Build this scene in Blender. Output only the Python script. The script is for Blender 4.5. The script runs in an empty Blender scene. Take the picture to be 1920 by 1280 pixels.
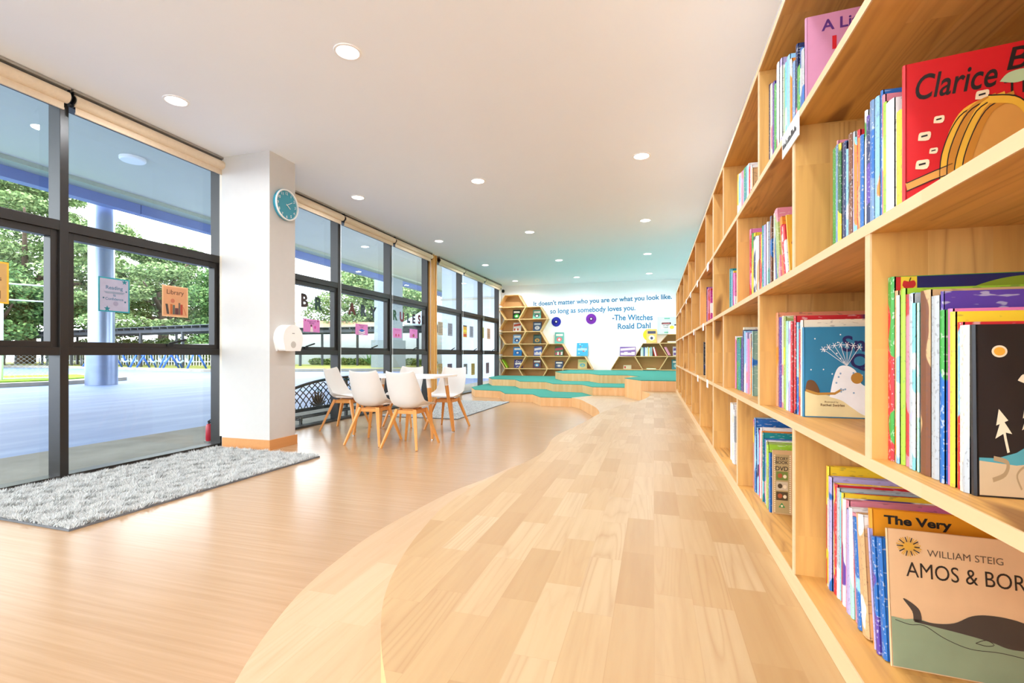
import bpy, math, random
import numpy as np
from mathutils import Vector, Matrix, Euler

random.seed(7)
SC = bpy.context.scene
COL = SC.collection
PI = math.pi
R = math.radians

# ---------------------------------------------------------------- camera
F = 900.0
YAW = math.atan((1226 - 960) / F)
cam_d = bpy.data.cameras.new('camera')
cam = bpy.data.objects.new('camera', cam_d)
COL.objects.link(cam)
cam.location = (0, 0, 1.0)
cam.rotation_euler = (PI / 2, 0, YAW)
cam_d.sensor_width = 36.0
cam_d.lens = F / 1920 * 36.0
cam_d.shift_y = 23.5 / 1920
cam_d.clip_start = 0.02
cam_d.clip_end = 500
SC.camera = cam

# ---------------------------------------------------------------- view, world, light levels
SC.view_settings.view_transform = 'Standard'
SC.view_settings.look = 'None'
SC.view_settings.gamma = 1.0
SC.view_settings.use_curve_mapping = False
SC.view_settings.exposure = 0.33
SKY = 6.2          # overcast sky
LAMP = 15.0        # watts per ceiling downlight
SC.cycles.max_bounces = 14
SC.cycles.diffuse_bounces = 9
SC.cycles.glossy_bounces = 4
SC.cycles.transparent_max_bounces = 16
SC.cycles.sample_clamp_indirect = 6.0
SC.cycles.caustics_reflective = True
SC.cycles.blur_glossy = 1.0
SC.cycles.caustics_refractive = False

W = bpy.data.worlds.new('overcast_sky')
SC.world = W
W.use_nodes = True
nt = W.node_tree
nt.nodes.clear()
wo = nt.nodes.new('ShaderNodeOutputWorld')
wb = nt.nodes.new('ShaderNodeBackground')
tc = nt.nodes.new('ShaderNodeTexCoord')
nz = nt.nodes.new('ShaderNodeTexNoise')
nz.inputs['Scale'].default_value = 3.0
nz.inputs['Detail'].default_value = 5
rp = nt.nodes.new('ShaderNodeValToRGB')
rp.color_ramp.elements[0].position = 0.35
rp.color_ramp.elements[0].color = (0.80, 0.86, 0.95, 1)
rp.color_ramp.elements[1].position = 0.6
rp.color_ramp.elements[1].color = (1, 1, 1, 1)
nt.links.new(tc.outputs['Generated'], nz.inputs['Vector'])
nt.links.new(nz.outputs['Fac'], rp.inputs['Fac'])
nt.links.new(rp.outputs['Color'], wb.inputs['Color'])
wb.inputs['Strength'].default_value = SKY
nt.links.new(wb.outputs[0], wo.inputs['Surface'])


# ---------------------------------------------------------------- materials
def lin(h):
    h = h.lstrip('#')
    out = []
    for i in (0, 2, 4):
        c = int(h[i:i + 2], 16) / 255
        out.append(c / 12.92 if c <= 0.04045 else ((c + 0.055) / 1.055) ** 2.4)
    return tuple(out) + (1.0,)


MATS = {}


class N:
    """small wrapper round a material's node tree"""
    def __init__(s, name):
        s.m = bpy.data.materials.new(name)
        s.m.use_nodes = True
        s.t = s.m.node_tree
        s.b = s.t.nodes['Principled BSDF']
        s.out = s.t.nodes['Material Output']

    def n(s, kind, **kw):
        nd = s.t.nodes.new('ShaderNode' + kind)
        for k, v in kw.items():
            if hasattr(nd, k):
                setattr(nd, k, v)
            else:
                nd.inputs[k].default_value = v
        return nd

    def l(s, a, b):
        s.t.links.new(a, b)

    def math(s, op, a, b=None, clamp=False):
        nd = s.t.nodes.new('ShaderNodeMath')
        nd.operation = op
        nd.use_clamp = clamp
        for i, x in enumerate((a, b)):
            if x is None:
                continue
            if isinstance(x, (int, float)):
                nd.inputs[i].default_value = x
            else:
                s.l(x, nd.inputs[i])
        return nd.outputs[0]

    def mix(s, fac, a, b, mode='MIX'):
        nd = s.t.nodes.new('ShaderNodeMix')
        nd.data_type = 'RGBA'
        nd.blend_type = mode
        for i, x in ((0, fac), (6, a), (7, b)):
            if isinstance(x, (int, float)):
                nd.inputs[i].default_value = x
            elif isinstance(x, tuple):
                nd.inputs[i].default_value = x
            else:
                s.l(x, nd.inputs[i])
        return nd.outputs[2]

    def ramp(s, fac, stops):
        nd = s.t.nodes.new('ShaderNodeValToRGB')
        cr = nd.color_ramp
        while len(cr.elements) < len(stops):
            cr.elements.new(0.5)
        for e, (p, c) in zip(cr.elements, stops):
            e.position = p
            e.color = c if isinstance(c, tuple) else lin(c)
        s.l(fac, nd.inputs[0])
        return nd.outputs[0]


def flat(name, col, rough=0.6, metal=0.0, spec=0.5, vary=0.06, scale=14.0):
    """plain surface with a faint noise in its tone"""
    if name in MATS:
        return MATS[name]
    k = N(name)
    c = lin(col) if isinstance(col, str) else col
    tcn = k.n('TexCoord')
    no = k.n('TexNoise', Scale=scale, Detail=3.0)
    k.l(tcn.outputs['Object'], no.inputs['Vector'])
    d = tuple(max(0, x * (1 - vary)) for x in c[:3]) + (1,)
    u = tuple(min(1, x * (1 + vary)) for x in c[:3]) + (1,)
    k.l(k.ramp(no.outputs['Fac'], [(0.3, d), (0.7, u)]), k.b.inputs['Base Color'])
    k.b.inputs['Roughness'].default_value = rough
    k.b.inputs['Metallic'].default_value = metal
    k.b.inputs['Specular IOR Level'].default_value = spec
    MATS[name] = k.m
    return k.m


def emit(name, col, strength):
    if name in MATS:
        return MATS[name]
    k = N(name)
    k.b.inputs['Base Color'].default_value = lin(col)
    k.b.inputs['Emission Color'].default_value = lin(col)
    k.b.inputs['Emission Strength'].default_value = strength
    MATS[name] = k.m
    return k.m


def block_wood(name, tones, across=0, along=1, w=0.1, length=0.4, rough=0.45, grain=0.16, seam=0.0, knots=False, spec=0.4, tone_spread=1.0):
    """finger-jointed boards: strips of width w, blocks of the given length, grain along `along`"""
    if name in MATS:
        return MATS[name]
    k = N(name)
    tcn = k.n('TexCoord')
    sp = k.n('SeparateXYZ')
    k.l(tcn.outputs['Object'], sp.inputs[0])
    A, L = sp.outputs[across], sp.outputs[along]
    T = sp.outputs[3 - across - along]
    col = k.math('FLOOR', k.math('DIVIDE', A, w))
    r1 = k.n('TexWhiteNoise', noise_dimensions='1D')
    k.l(col, r1.inputs['W'])
    yy = k.math('ADD', k.math('DIVIDE', L, length), k.math('MULTIPLY', r1.outputs['Value'], 9.0))
    row = k.math('FLOOR', yy)
    cb = k.n('CombineXYZ')
    k.l(col, cb.inputs[0])
    k.l(row, cb.inputs[1])
    r2 = k.n('TexWhiteNoise', noise_dimensions='2D')
    k.l(cb.outputs[0], r2.inputs['Vector'])
    # grain coordinates, shifted for each block
    cg = k.n('CombineXYZ')
    k.l(k.math('ADD', k.math('MULTIPLY', A, 34.0), k.math('MULTIPLY', r2.outputs['Value'], 77.0)), cg.inputs[0])
    k.l(k.math('ADD', k.math('MULTIPLY', L, 2.2), k.math('MULTIPLY', r2.outputs['Value'], 31.0)), cg.inputs[1])
    k.l(k.math('MULTIPLY', T, 34.0), cg.inputs[2])
    # cathedral figure: slowly bent rings, and finer streaks
    bend = k.n('TexNoise', Scale=0.16, Detail=2.0)
    k.l(cg.outputs[0], bend.inputs['Vector'])
    rings = k.math('ABSOLUTE', k.math('SUBTRACT', k.math('MULTIPLY', k.math('FRACT', k.math('MULTIPLY', bend.outputs['Fac'], 24.0)), 2.0), 1.0))
    figure = k.math('MULTIPLY', k.math('POWER', rings, 3.0), k.math('MULTIPLY', k.math('GREATER_THAN', r2.outputs['Value'], 0.4), k.math('FRACT', k.math('MULTIPLY', r2.outputs['Value'], 17.0))))
    no = k.n('TexNoise', Scale=1.3, Detail=4.0)
    k.l(cg.outputs[0], no.inputs['Vector'])
    base = k.ramp(k.math('ADD', 0.5, k.math('MULTIPLY', k.math('SUBTRACT', r2.outputs['Value'], 0.5), tone_spread)), [(0.0, tones[0]), (0.55, tones[1]), (1.0, tones[2])])
    g = k.math('MULTIPLY', figure, grain * 0.8, True)
    g2 = k.math('MULTIPLY', k.math('SUBTRACT', no.outputs['Fac'], 0.42), grain * 1.6, True)
    dark = lin(tones[3])
    c1 = k.mix(k.math('ADD', g, g2, True), base, dark)
    if seam:
        fa = k.math('FRACT', k.math('DIVIDE', A, w))
        near = k.math('LESS_THAN', fa, 0.018)
        fb = k.math('LESS_THAN', k.math('FRACT', yy), 0.004)
        c1 = k.mix(k.math('MULTIPLY', k.math('MAXIMUM', near, fb), seam), c1, dark)
    if knots:
        ck = k.n('CombineXYZ')
        k.l(k.math('MULTIPLY', A, 13.0), ck.inputs[0])
        k.l(k.math('MULTIPLY', L, 2.6), ck.inputs[1])
        k.l(k.math('MULTIPLY', T, 3.0), ck.inputs[2])
        kn = k.n('TexNoise', Scale=0.9, Detail=1.5)
        k.l(ck.outputs[0], kn.inputs['Vector'])
        kf = k.ramp(kn.outputs['Fac'], [(0.66, (0, 0, 0, 1)), (0.73, (1, 1, 1, 1))])
        c1 = k.mix(k.math('MULTIPLY', kf, 0.75), c1, lin('#6e3d16'))
    k.l(c1, k.b.inputs['Base Color'])
    k.b.inputs['Roughness'].default_value = rough
    k.b.inputs['Specular IOR Level'].default_value = spec
    MATS[name] = k.m
    return k.m


PAL = dict(navy='#1d2c5c', cream='#efe6cf', rose='#e08a9a', purple='#5b3f9c', blue='#1f68b4', green='#3f9f3c', gold='#e3b53a',
           white='#f1f0ee', red='#d02a33', lavender='#b5a9d6', lime='#a6d23a', teal='#128a8c', aqua='#7fd0d6', skyblue='#8ec5ea',
           orange='#ef8a2c', greyblue='#6f8fb8', brown='#7b4a30', pink='#e77fb0', grey='#b9bdc0', tan='#d3a878', darkgreen='#2d6a35',
           yellow='#f4cf35', black='#20222a', mint='#a8e0cb', olive='#9fae62', magenta='#c2358f', salmon='#f09a72', greygreen='#86a796')


def book_mat(c1, c2):
    """printed cover: main colour, bands of the second colour and small illegible speckles down the spine"""
    nm = 'cover_%s_%s' % (c1, c2)
    if nm in MATS:
        return MATS[nm]
    k = N(nm)
    tcn = k.n('TexCoord')
    oi = k.n('ObjectInfo')
    mp = k.n('VectorMath', operation='MULTIPLY')
    k.l(tcn.outputs['Object'], mp.inputs[0])
    mp.inputs[1].default_value = (4, 25, 14)
    ad = k.n('VectorMath', operation='ADD')
    k.l(mp.outputs[0], ad.inputs[0])
    cb = k.n('CombineXYZ')
    k.l(k.math('MULTIPLY', oi.outputs['Random'], 91.0), cb.inputs[0])
    k.l(k.math('MULTIPLY', oi.outputs['Random'], 57.0), cb.inputs[2])
    k.l(cb.outputs[0], ad.inputs[1])
    n1 = k.n('TexNoise', Scale=0.55, Detail=1.0)
    k.l(ad.outputs[0], n1.inputs['Vector'])
    f1 = k.ramp(n1.outputs['Fac'], [(0.57, (0, 0, 0, 1)), (0.58, (1, 1, 1, 1))])
    c = k.mix(f1, lin(PAL[c1]), lin(PAL[c2]))
    n2 = k.n('TexNoise', Scale=11.0, Detail=1.0)
    k.l(ad.outputs[0], n2.inputs['Vector'])
    f2 = k.ramp(n2.outputs['Fac'], [(0.61, (0, 0, 0, 1)), (0.66, (1, 1, 1, 1))])
    lum = sum(lin(PAL[c1])[:3])
    c = k.mix(k.math('MULTIPLY', f2, 0.38), c, lin('#f5f2ea') if lum < 1.0 else lin('#5a4a4a'))
    k.l(c, k.b.inputs['Base Color'])
    k.b.inputs['Roughness'].default_value = 0.35
    MATS[nm] = k.m
    return k.m


M = {}
M['wall'] = flat('white_wall_paint', '#f7f6f5', 0.85, vary=0.006)
M['ceil'] = flat('white_ceiling_paint', '#f3f8fe', 0.9, vary=0.004, scale=2)
M['pine'] = block_wood('pine_platform', ['#b18b5a', '#c09e6f', '#c8ac82', '#9c6a38'], 0, 1, 0.098, 0.34, rough=0.42, grain=0.38, seam=0.16, tone_spread=0.85)
M['pine_pale'] = block_wood('pine_step', ['#ba9873', '#c3a47f', '#caaf8d', '#a87a4a'], 0, 1, 0.105, 0.45, rough=0.42, grain=0.34, seam=0.12, tone_spread=0.6)
M['shelf_y'] = block_wood('pine_shelf_board', ['#cf984c', '#dba75c', '#e5b772', '#8f5822'], 0, 1, 0.09, 0.7, rough=0.5, grain=0.72, knots=True, tone_spread=0.7)
M['shelf_z'] = block_wood('pine_shelf_upright', ['#cf9a50', '#dba960', '#e5b874', '#935e28'], 0, 2, 0.09, 0.5, rough=0.5, grain=0.72, knots=True, tone_spread=0.7)
M['edge'] = block_wood('pine_window_lit_edge', ['#d9b484', '#dfbd90', '#e4c9a2', '#c08f58'], 0, 1, 0.05, 0.6, rough=0.5, grain=0.22, tone_spread=0.5)  # paler tone paints in the window light on the front edges
M['riser'] = block_wood('step_riser_veneer', ['#dda66a', '#e6b47c', '#ecc18d', '#b97a3f'], 0, 2, 0.05, 0.8, rough=0.5, grain=0.32, tone_spread=0.6)
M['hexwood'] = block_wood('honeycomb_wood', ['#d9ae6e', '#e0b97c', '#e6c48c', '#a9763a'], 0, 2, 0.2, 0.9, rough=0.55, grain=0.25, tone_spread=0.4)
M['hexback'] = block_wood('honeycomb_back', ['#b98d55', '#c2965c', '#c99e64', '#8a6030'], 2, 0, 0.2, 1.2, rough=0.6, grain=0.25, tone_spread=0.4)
M['beech'] = block_wood('beech_leg', ['#d88f45', '#de9a50', '#e3a55e', '#b0692a'], 0, 2, 0.04, 0.9, rough=0.4, grain=0.25, tone_spread=0.5)
M['skirting'] = block_wood('oak_baseboard', ['#c98a4d', '#d0935a', '#d69c64', '#a86c35'], 2, 1, 0.2, 2.0, rough=0.4, grain=0.25, tone_spread=0.4)
M['reed'] = block_wood('reeded_oak', ['#cf9347', '#dca65c', '#e3b36c', '#a06a2a'], 1, 2, 0.03, 2.0, rough=0.5, grain=0.3)
M['frame'] = flat('dark_bronze_aluminium', '#2d2a28', 0.35, 0.3, vary=0.03)
M['black'] = flat('black_metal', '#1c1d20', 0.45, 0.4)
M['blind'] = flat('beige_blind_fabric', '#e0cdb2', 0.7, vary=0.03, scale=60)
M['white'] = flat('white_plastic', '#f4f3f1', 0.35, vary=0.01)
M['shell'] = flat('white_chair_shell', '#d6d1cb', 0.4, vary=0.01)
M['tabletop'] = flat('white_laminate', '#f6f5f3', 0.25, vary=0.01)
M['chrome'] = flat('chrome', '#c9cbcd', 0.15, 1.0, vary=0.02)
M['carpet'] = flat('green_carpet', '#489283', 0.95, spec=0.1, vary=0.16, scale=90)
M['paper'] = flat('white_paper', '#f4f3ee', 0.6, vary=0.02)
M['pages'] = flat('page_block', '#efe9dc', 0.8, vary=0.05, scale=200)
M['ink'] = flat('black_ink', '#1a1716', 0.5, vary=0.02)
M['teal'] = flat('teal_clock_plastic', '#2f93ab', 0.35, vary=0.02)
M['rug'] = flat('grey_rug_backing', '#6f7175', 0.95, vary=0.1)
M['wallblue'] = flat('blue_wall_lettering', '#1f709c', 0.6, vary=0.05, scale=3)
M['concrete'] = flat('grey_concrete', '#918b80', 0.9, vary=0.12, scale=3)
M['soffit'] = flat('pale_blue_soffit', '#cbc8ba', 0.8, vary=0.02, scale=1)
M['fascia'] = flat('blue_fascia', '#6679b0', 0.5, vary=0.06, scale=1)
M['extwhite'] = flat('white_exterior_render', '#b4babd', 0.85, vary=0.03, scale=1)
M['charcoal'] = flat('charcoal_steel', '#3a3f46', 0.6, 0.1)
M['whitepipe'] = flat('white_steel_pipe', '#f0f1f2', 0.4, vary=0.02)
M['bark'] = flat('grey_brown_bark', '#5b4a3c', 0.9, vary=0.25, scale=8)
M['grass'] = flat('bright_grass', '#77a332', 0.95, spec=0.1, vary=0.3, scale=6)
M['lawn'] = flat('dry_lawn', '#93964f', 0.95, spec=0.1, vary=0.25, scale=1.5)
M['lamp'] = emit('lit_lamp_diffuser', '#fffaf2', 12.0)


def court_mat():
    k = N('blue_sports_court')
    tcn = k.n('TexCoord')
    mp = k.n('VectorMath', operation='MULTIPLY')
    mp.inputs[1].default_value = (1.6, 0.35, 1)
    k.l(tcn.outputs['Object'], mp.inputs[0])
    no = k.n('TexNoise', Scale=1.4, Detail=5.0)
    k.l(mp.outputs[0], no.inputs['Vector'])
    k.l(k.ramp(no.outputs['Fac'], [(0.3, '#5c72a0'), (0.5, '#677da9'), (0.7, '#788cb2')]), k.b.inputs['Base Color'])
    k.b.inputs['Roughness'].default_value = 0.5
    return k.m


def floor_mat():
    """laminate, fine grain running across the room"""
    k = N('oak_laminate_floor')
    tcn = k.n('TexCoord')
    sp = k.n('SeparateXYZ')
    k.l(tcn.outputs['Object'], sp.inputs[0])
    X, Y = sp.outputs[0], sp.outputs[1]
    row = k.math('FLOOR', k.math('DIVIDE', Y, 0.19))
    r1 = k.n('TexWhiteNoise', noise_dimensions='1D')
    k.l(row, r1.inputs['W'])
    cg = k.n('CombineXYZ')
    k.l(k.math('ADD', k.math('MULTIPLY', X, 1.3), k.math('MULTIPLY', r1.outputs['Value'], 40)), cg.inputs[0])
    k.l(k.math('MULTIPLY', Y, 42.0), cg.inputs[1])
    n1 = k.n('TexNoise', Scale=1.0, Detail=5.0, Roughness=0.6)
    k.l(cg.outputs[0], n1.inputs['Vector'])
    n2 = k.n('TexNoise', Scale=0.25, Detail=2.0)
    k.l(cg.outputs[0], n2.inputs['Vector'])
    c = k.ramp(n1.outputs['Fac'], [(0.25, '#a8845f'), (0.5, '#b28f6b'), (0.75, '#bc9a78')])
    c = k.mix(k.math('MULTIPLY', n2.outputs['Fac'], 0.35), c, lin('#be9c7b'))
    k.l(c, k.b.inputs['Base Color'])
    k.b.inputs['Roughness'].default_value = 0.23
    k.b.inputs['Specular IOR Level'].default_value = 0.5
    bm_ = k.n('Bump', Strength=0.06, Distance=0.002)
    k.l(n1.outputs['Fac'], bm_.inputs['Height'])
    k.l(bm_.outputs[0], k.b.inputs['Normal'])
    return k.m


def glass_mat():
    """thin pane: mostly clear, a few per cent mirrored"""
    k = N('window_glass')
    tr = k.n('BsdfTransparent')
    tr.inputs['Color'].default_value = (0.93, 0.965, 0.97, 1)
    gl = k.n('BsdfGlossy')
    gl.inputs['Roughness'].default_value = 0.0
    lw = k.n('LayerWeight')
    fac = k.math('ADD', 0.025, k.math('MULTIPLY', k.math('POWER', lw.outputs['Facing'], 5.0), 0.7), True)
    mx = k.n('MixShader')
    k.l(fac, mx.inputs[0])
    k.l(tr.outputs[0], mx.inputs[1])
    k.l(gl.outputs[0], mx.inputs[2])
    k.l(mx.outputs[0], k.out.inputs['Surface'])
    return k.m


def leaf_mat(name, c0, c1, c2):
    k = N(name)
    ge = k.n('NewGeometry')
    k.l(k.ramp(ge.outputs['Random Per Island'], [(0.0, c0), (0.55, c1), (1.0, c2)]), k.b.inputs['Base Color'])
    k.b.inputs['Roughness'].default_value = 0.7
    k.b.inputs['Specular IOR Level'].default_value = 0.2
    return k.m


def pile_mat(name, c0, c1, c2):
    return leaf_mat(name, c0, c1, c2)


M['court'] = court_mat()
M['floor'] = floor_mat()
M['glass'] = glass_mat()
M['leaf'] = leaf_mat('rain_tree_leaf', '#46603a', '#76905a', '#a2b37c')
M['leaf2'] = leaf_mat('dark_tree_leaf', '#35522f', '#567a45', '#85a262')
M['hedge'] = leaf_mat('hedge_leaf', '#46602f', '#6d8544', '#98a562')
M['pile'] = pile_mat('grey_shag_pile', '#a4a6a5', '#c6c7c5', '#e2e2de')
M['pile2'] = pile_mat('pale_grey_pile', '#aeb1b0', '#c6c8c6', '#dbdcd9')


# ---------------------------------------------------------------- mesh helpers
class MB:
    def __init__(s):
        s.v, s.f, s.mi, s.T = [], [], [], Matrix.Identity(4)

    def add(s, vs, fs, m=0):
        o = len(s.v)
        T = s.T
        s.v += [tuple(T @ Vector(p)) for p in vs]
        s.f += [tuple(i + o for i in f) for f in fs]
        s.mi += [m] * len(fs)

    def box(s, a, b, m=0):
        x0, y0, z0 = a
        x1, y1, z1 = b
        s.add([(x0, y0, z0), (x1, y0, z0), (x1, y1, z0), (x0, y1, z0), (x0, y0, z1), (x1, y0, z1), (x1, y1, z1), (x0, y1, z1)],
              [(0, 3, 2, 1), (4, 5, 6, 7), (0, 1, 5, 4), (1, 2, 6, 5), (2, 3, 7, 6), (3, 0, 4, 7)], m)

    def prism(s, poly, z0, z1, m=0, mtop=None):
        """poly counter-clockwise in x, y"""
        n = len(poly)
        area = sum(poly[i][0] * poly[(i + 1) % n][1] - poly[(i + 1) % n][0] * poly[i][1] for i in range(n))
        if area < 0:
            poly = poly[::-1]
        s.add([(p[0], p[1], z0) for p in poly] + [(p[0], p[1], z1) for p in poly],
              [(i, (i + 1) % n, n + (i + 1) % n, n + i) for i in range(n)], m)
        s.add([(p[0], p[1], z0) for p in poly], [tuple(range(n))[::-1]], m)
        s.add([(p[0], p[1], z1) for p in poly], [tuple(range(n))], m if mtop is None else mtop)

    def cyl(s, p0, p1, r0, r1=None, n=16, m=0):
        r1 = r0 if r1 is None else r1
        p0, p1 = Vector(p0), Vector(p1)
        d = (p1 - p0).normalized()
        a = d.orthogonal().normalized()
        b = d.cross(a)
        vs = []
        for p, r in ((p0, r0), (p1, r1)):
            vs += [tuple(p + (a * math.cos(2 * PI * i / n) + b * math.sin(2 * PI * i / n)) * r) for i in range(n)]
        s.add(vs, [(i, (i + 1) % n, n + (i + 1) % n, n + i) for i in range(n)] + [tuple(range(n))[::-1], tuple(range(n, 2 * n))], m)

    def tube(s, pts, r, n=8, m=0, closed=False):
        pts = [Vector(p) for p in pts]
        k = len(pts)
        rs = r if isinstance(r, (list, tuple)) else [r] * k
        vs, fs = [], []
        up = None
        for i, p in enumerate(pts):
            if closed:
                d = (pts[(i + 1) % k] - pts[i - 1]).normalized()
            else:
                d = (pts[min(i + 1, k - 1)] - pts[max(i - 1, 0)]).normalized()
            a = d.orthogonal().normalized() if up is None else (up - d * up.dot(d)).normalized()
            up = a
            b = d.cross(a)
            vs += [tuple(p + (a * math.cos(2 * PI * j / n) + b * math.sin(2 * PI * j / n)) * rs[i]) for j in range(n)]
        for i in range(k if closed else k - 1):
            q = (i + 1) % k
            fs += [(i * n + j, i * n + (j + 1) % n, q * n + (j + 1) % n, q * n + j) for j in range(n)]
        if not closed:
            fs += [tuple(range(n))[::-1], tuple(range((k - 1) * n, k * n))]
        s.add(vs, fs, m)

    def bar(s, p0, p1, w, h, up=(0, 0, 1), m=0, w1=None, h1=None):
        """rectangular bar, may taper"""
        p0, p1 = Vector(p0), Vector(p1)
        d = (p1 - p0).normalized()
        u = Vector(up)
        a = d.cross(u)
        if a.length < 1e-4:
            a = Vector((1, 0, 0))
        a.normalize()
        b = a.cross(d).normalized()
        w1 = w if w1 is None else w1
        h1 = h if h1 is None else h1
        vs = []
        for p, ww, hh in ((p0, w, h), (p1, w1, h1)):
            for sa, sb in ((-1, -1), (1, -1), (1, 1), (-1, 1)):
                vs.append(tuple(p + a * sa * ww / 2 + b * sb * hh / 2))
        s.add(vs, [(0, 3, 2, 1), (4, 5, 6, 7), (0, 1, 5, 4), (1, 2, 6, 5), (2, 3, 7, 6), (3, 0, 4, 7)], m)

    def lathe(s, prof, n=32, m=0, caps=True):
        """prof: list of (r, h); revolved about local z"""
        vs, fs = [], []
        k = len(prof)
        for r, h in prof:
            for j in range(n):
                a = 2 * PI * j / n
                vs.append((r * math.cos(a), r * math.sin(a), h))
        for i in range(k - 1):
            fs += [(i * n + j, i * n + (j + 1) % n, (i + 1) * n + (j + 1) % n, (i + 1) * n + j) for j in range(n)]
        if caps:
            fs += [tuple(range(n))[::-1], tuple(range((k - 1) * n, k * n))]
        s.add(vs, fs, m)

    def disc(s, c, rx, rz, n=24, m=0, y=None, squash=None):
        """flat ellipse in the local xz plane, facing -y"""
        s.add([(c[0] + rx * math.cos(2 * PI * i / n), c[1], c[2] + rz * math.sin(2 * PI * i / n)) for i in range(n)], [tuple(range(n))], m)

    def poly_xz(s, pts, y, m=0):
        s.add([(p[0], y, p[1]) for p in pts], [tuple(range(len(pts)))], m)

    def stroke_xz(s, pts, y, w, m=0):
        """ribbon of width w along pts in the xz plane"""
        P = [Vector((p[0], p[1])) for p in pts]
        vs = []
        for i, p in enumerate(P):
            d = (P[min(i + 1, len(P) - 1)] - P[max(i - 1, 0)])
            d.normalize()
            nn = Vector((-d.y, d.x)) * w / 2
            vs += [(p.x + nn.x, y, p.y + nn.y), (p.x - nn.x, y, p.y - nn.y)]
        s.add(vs, [(2 * i, 2 * i + 1, 2 * i + 3, 2 * i + 2) for i in range(len(P) - 1)], m)

    def build(s, name, mats, parent=None, loc=None, rot=None, smooth=False, bevel=0.0, angle=None):
        me = bpy.data.meshes.new(name)
        me.from_pydata(s.v, [], s.f)
        if not isinstance(mats, (list, tuple)):
            mats = [mats]
        for m in mats:
            me.materials.append(m)
        if len(mats) > 1:
            me.polygons.foreach_set('material_index', s.mi)
        if smooth:
            me.polygons.foreach_set('use_smooth', [True] * len(me.polygons))
        me.update()
        o = bpy.data.objects.new(name, me)
        COL.objects.link(o)
        if parent:
            o.parent = parent
        if loc:
            o.location = loc
        if rot:
            o.rotation_euler = rot
        if bevel:
            b = o.modifiers.new('edge', 'BEVEL')
            b.width = bevel
            b.segments = 2
            b.limit_method = 'ANGLE'
        if smooth and angle:
            e = o.modifiers.new('split', 'EDGE_SPLIT')
            e.split_angle = R(angle)
        return o


def tag(o, label, cat, group=None, kind=None):
    if label:
        o['label'] = label
    if cat:
        o['category'] = cat
    if group:
        o['group'] = group
    if kind:
        o['kind'] = kind
    return o


def empty(name, loc=(0, 0, 0), rz=0.0, rot=None):
    o = bpy.data.objects.new(name, None)
    COL.objects.link(o)
    o.location = loc
    o.rotation_euler = rot if rot else (0, 0, rz)
    o.empty_display_size = 0.1
    return o


def copy_tree(o, parent=None):
    c = o.copy()
    COL.objects.link(c)
    if parent:
        c.parent = parent
    for ch in list(o.children):
        copy_tree(ch, c)
    return c


def raw_mesh(name, verts, n_per, mat, parent=None, loc=None):
    """many loose faces of n_per corners from a numpy array (faces * n_per, 3)"""
    nf = len(verts) // n_per
    me = bpy.data.meshes.new(name)
    me.vertices.add(len(verts))
    me.vertices.foreach_set('co', verts.astype(np.float32).ravel())
    me.loops.add(len(verts))
    me.loops.foreach_set('vertex_index', np.arange(len(verts), dtype=np.int32))
    me.polygons.add(nf)
    me.polygons.foreach_set('loop_start', np.arange(0, len(verts), n_per, dtype=np.int32))
    me.materials.append(mat)
    me.update(calc_edges=True)
    me.validate()
    o = bpy.data.objects.new(name, me)
    COL.objects.link(o)
    if parent:
        o.parent = parent
    if loc:
        o.location = loc
    return o


FONT_CACHE = {}


def text(name, s, mat, parent=None, loc=(0, 0, 0), rot=(0, 0, 0), width=None, height=None, size=1.0, bold=0.0, ext=0.0, shear=0.0, center=True, sx=1.0):
    """lettering turned into a mesh, scaled to a width or to a letter height"""
    key = (s, bold, shear)
    if key not in FONT_CACHE:
        cu = bpy.data.curves.new('lettering', 'FONT')
        cu.body = s
        cu.offset = bold
        cu.shear = shear
        cu.resolution_u = 4
        o = bpy.data.objects.new('lettering', cu)
        COL.objects.link(o)
        dg = bpy.context.evaluated_depsgraph_get()
        me = bpy.data.meshes.new_from_object(o.evaluated_get(dg))
        co = np.zeros(len(me.vertices) * 3, dtype=np.float32)
        me.vertices.foreach_get('co', co)
        faces = [tuple(p.vertices) for p in me.polygons]
        FONT_CACHE[key] = (co.reshape(-1, 3), faces)
        bpy.data.objects.remove(o)
        bpy.data.meshes.remove(me)
        bpy.data.curves.remove(cu)
    co, faces = FONT_CACHE[key]
    co = co.copy()
    lo, hi = co.min(0), co.max(0)
    w, h = hi[0] - lo[0], hi[1] - lo[1]
    k = size
    if width:
        k = width / w
    elif height:
        k = height / h
    kx = k * sx
    ky = height / h if (width and height) else k
    co[:, 0] = (co[:, 0] - (lo[0] + w / 2 if center else lo[0])) * kx
    co[:, 1] = (co[:, 1] - (lo[1] + h / 2 if center else lo[1])) * ky
    v = [tuple(map(float, p)) for p in co]
    fs = list(faces)
    if ext:
        n = len(v)
        from collections import Counter
        ec = Counter()
        for f in faces:
            for a, b in zip(f, f[1:] + f[:1]):
                ec[(a, b)] += 1
        v = [(x, y, ext) for x, y, z in v] + [(x, y, 0) for x, y, z in v]
        fs = list(faces) + [tuple(i + n for i in f[::-1]) for f in faces]
        for (a, b) in list(ec):
            if (b, a) not in ec:
                fs.append((b, a, a + n, b + n))
    me = bpy.data.meshes.new(name)
    me.from_pydata(v, [], fs)
    me.materials.append(mat)
    me.update()
    o = bpy.data.objects.new(name, me)
    COL.objects.link(o)
    if parent:
        o.parent = parent
    o.location = loc
    o.rotation_euler = rot
    return o


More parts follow.
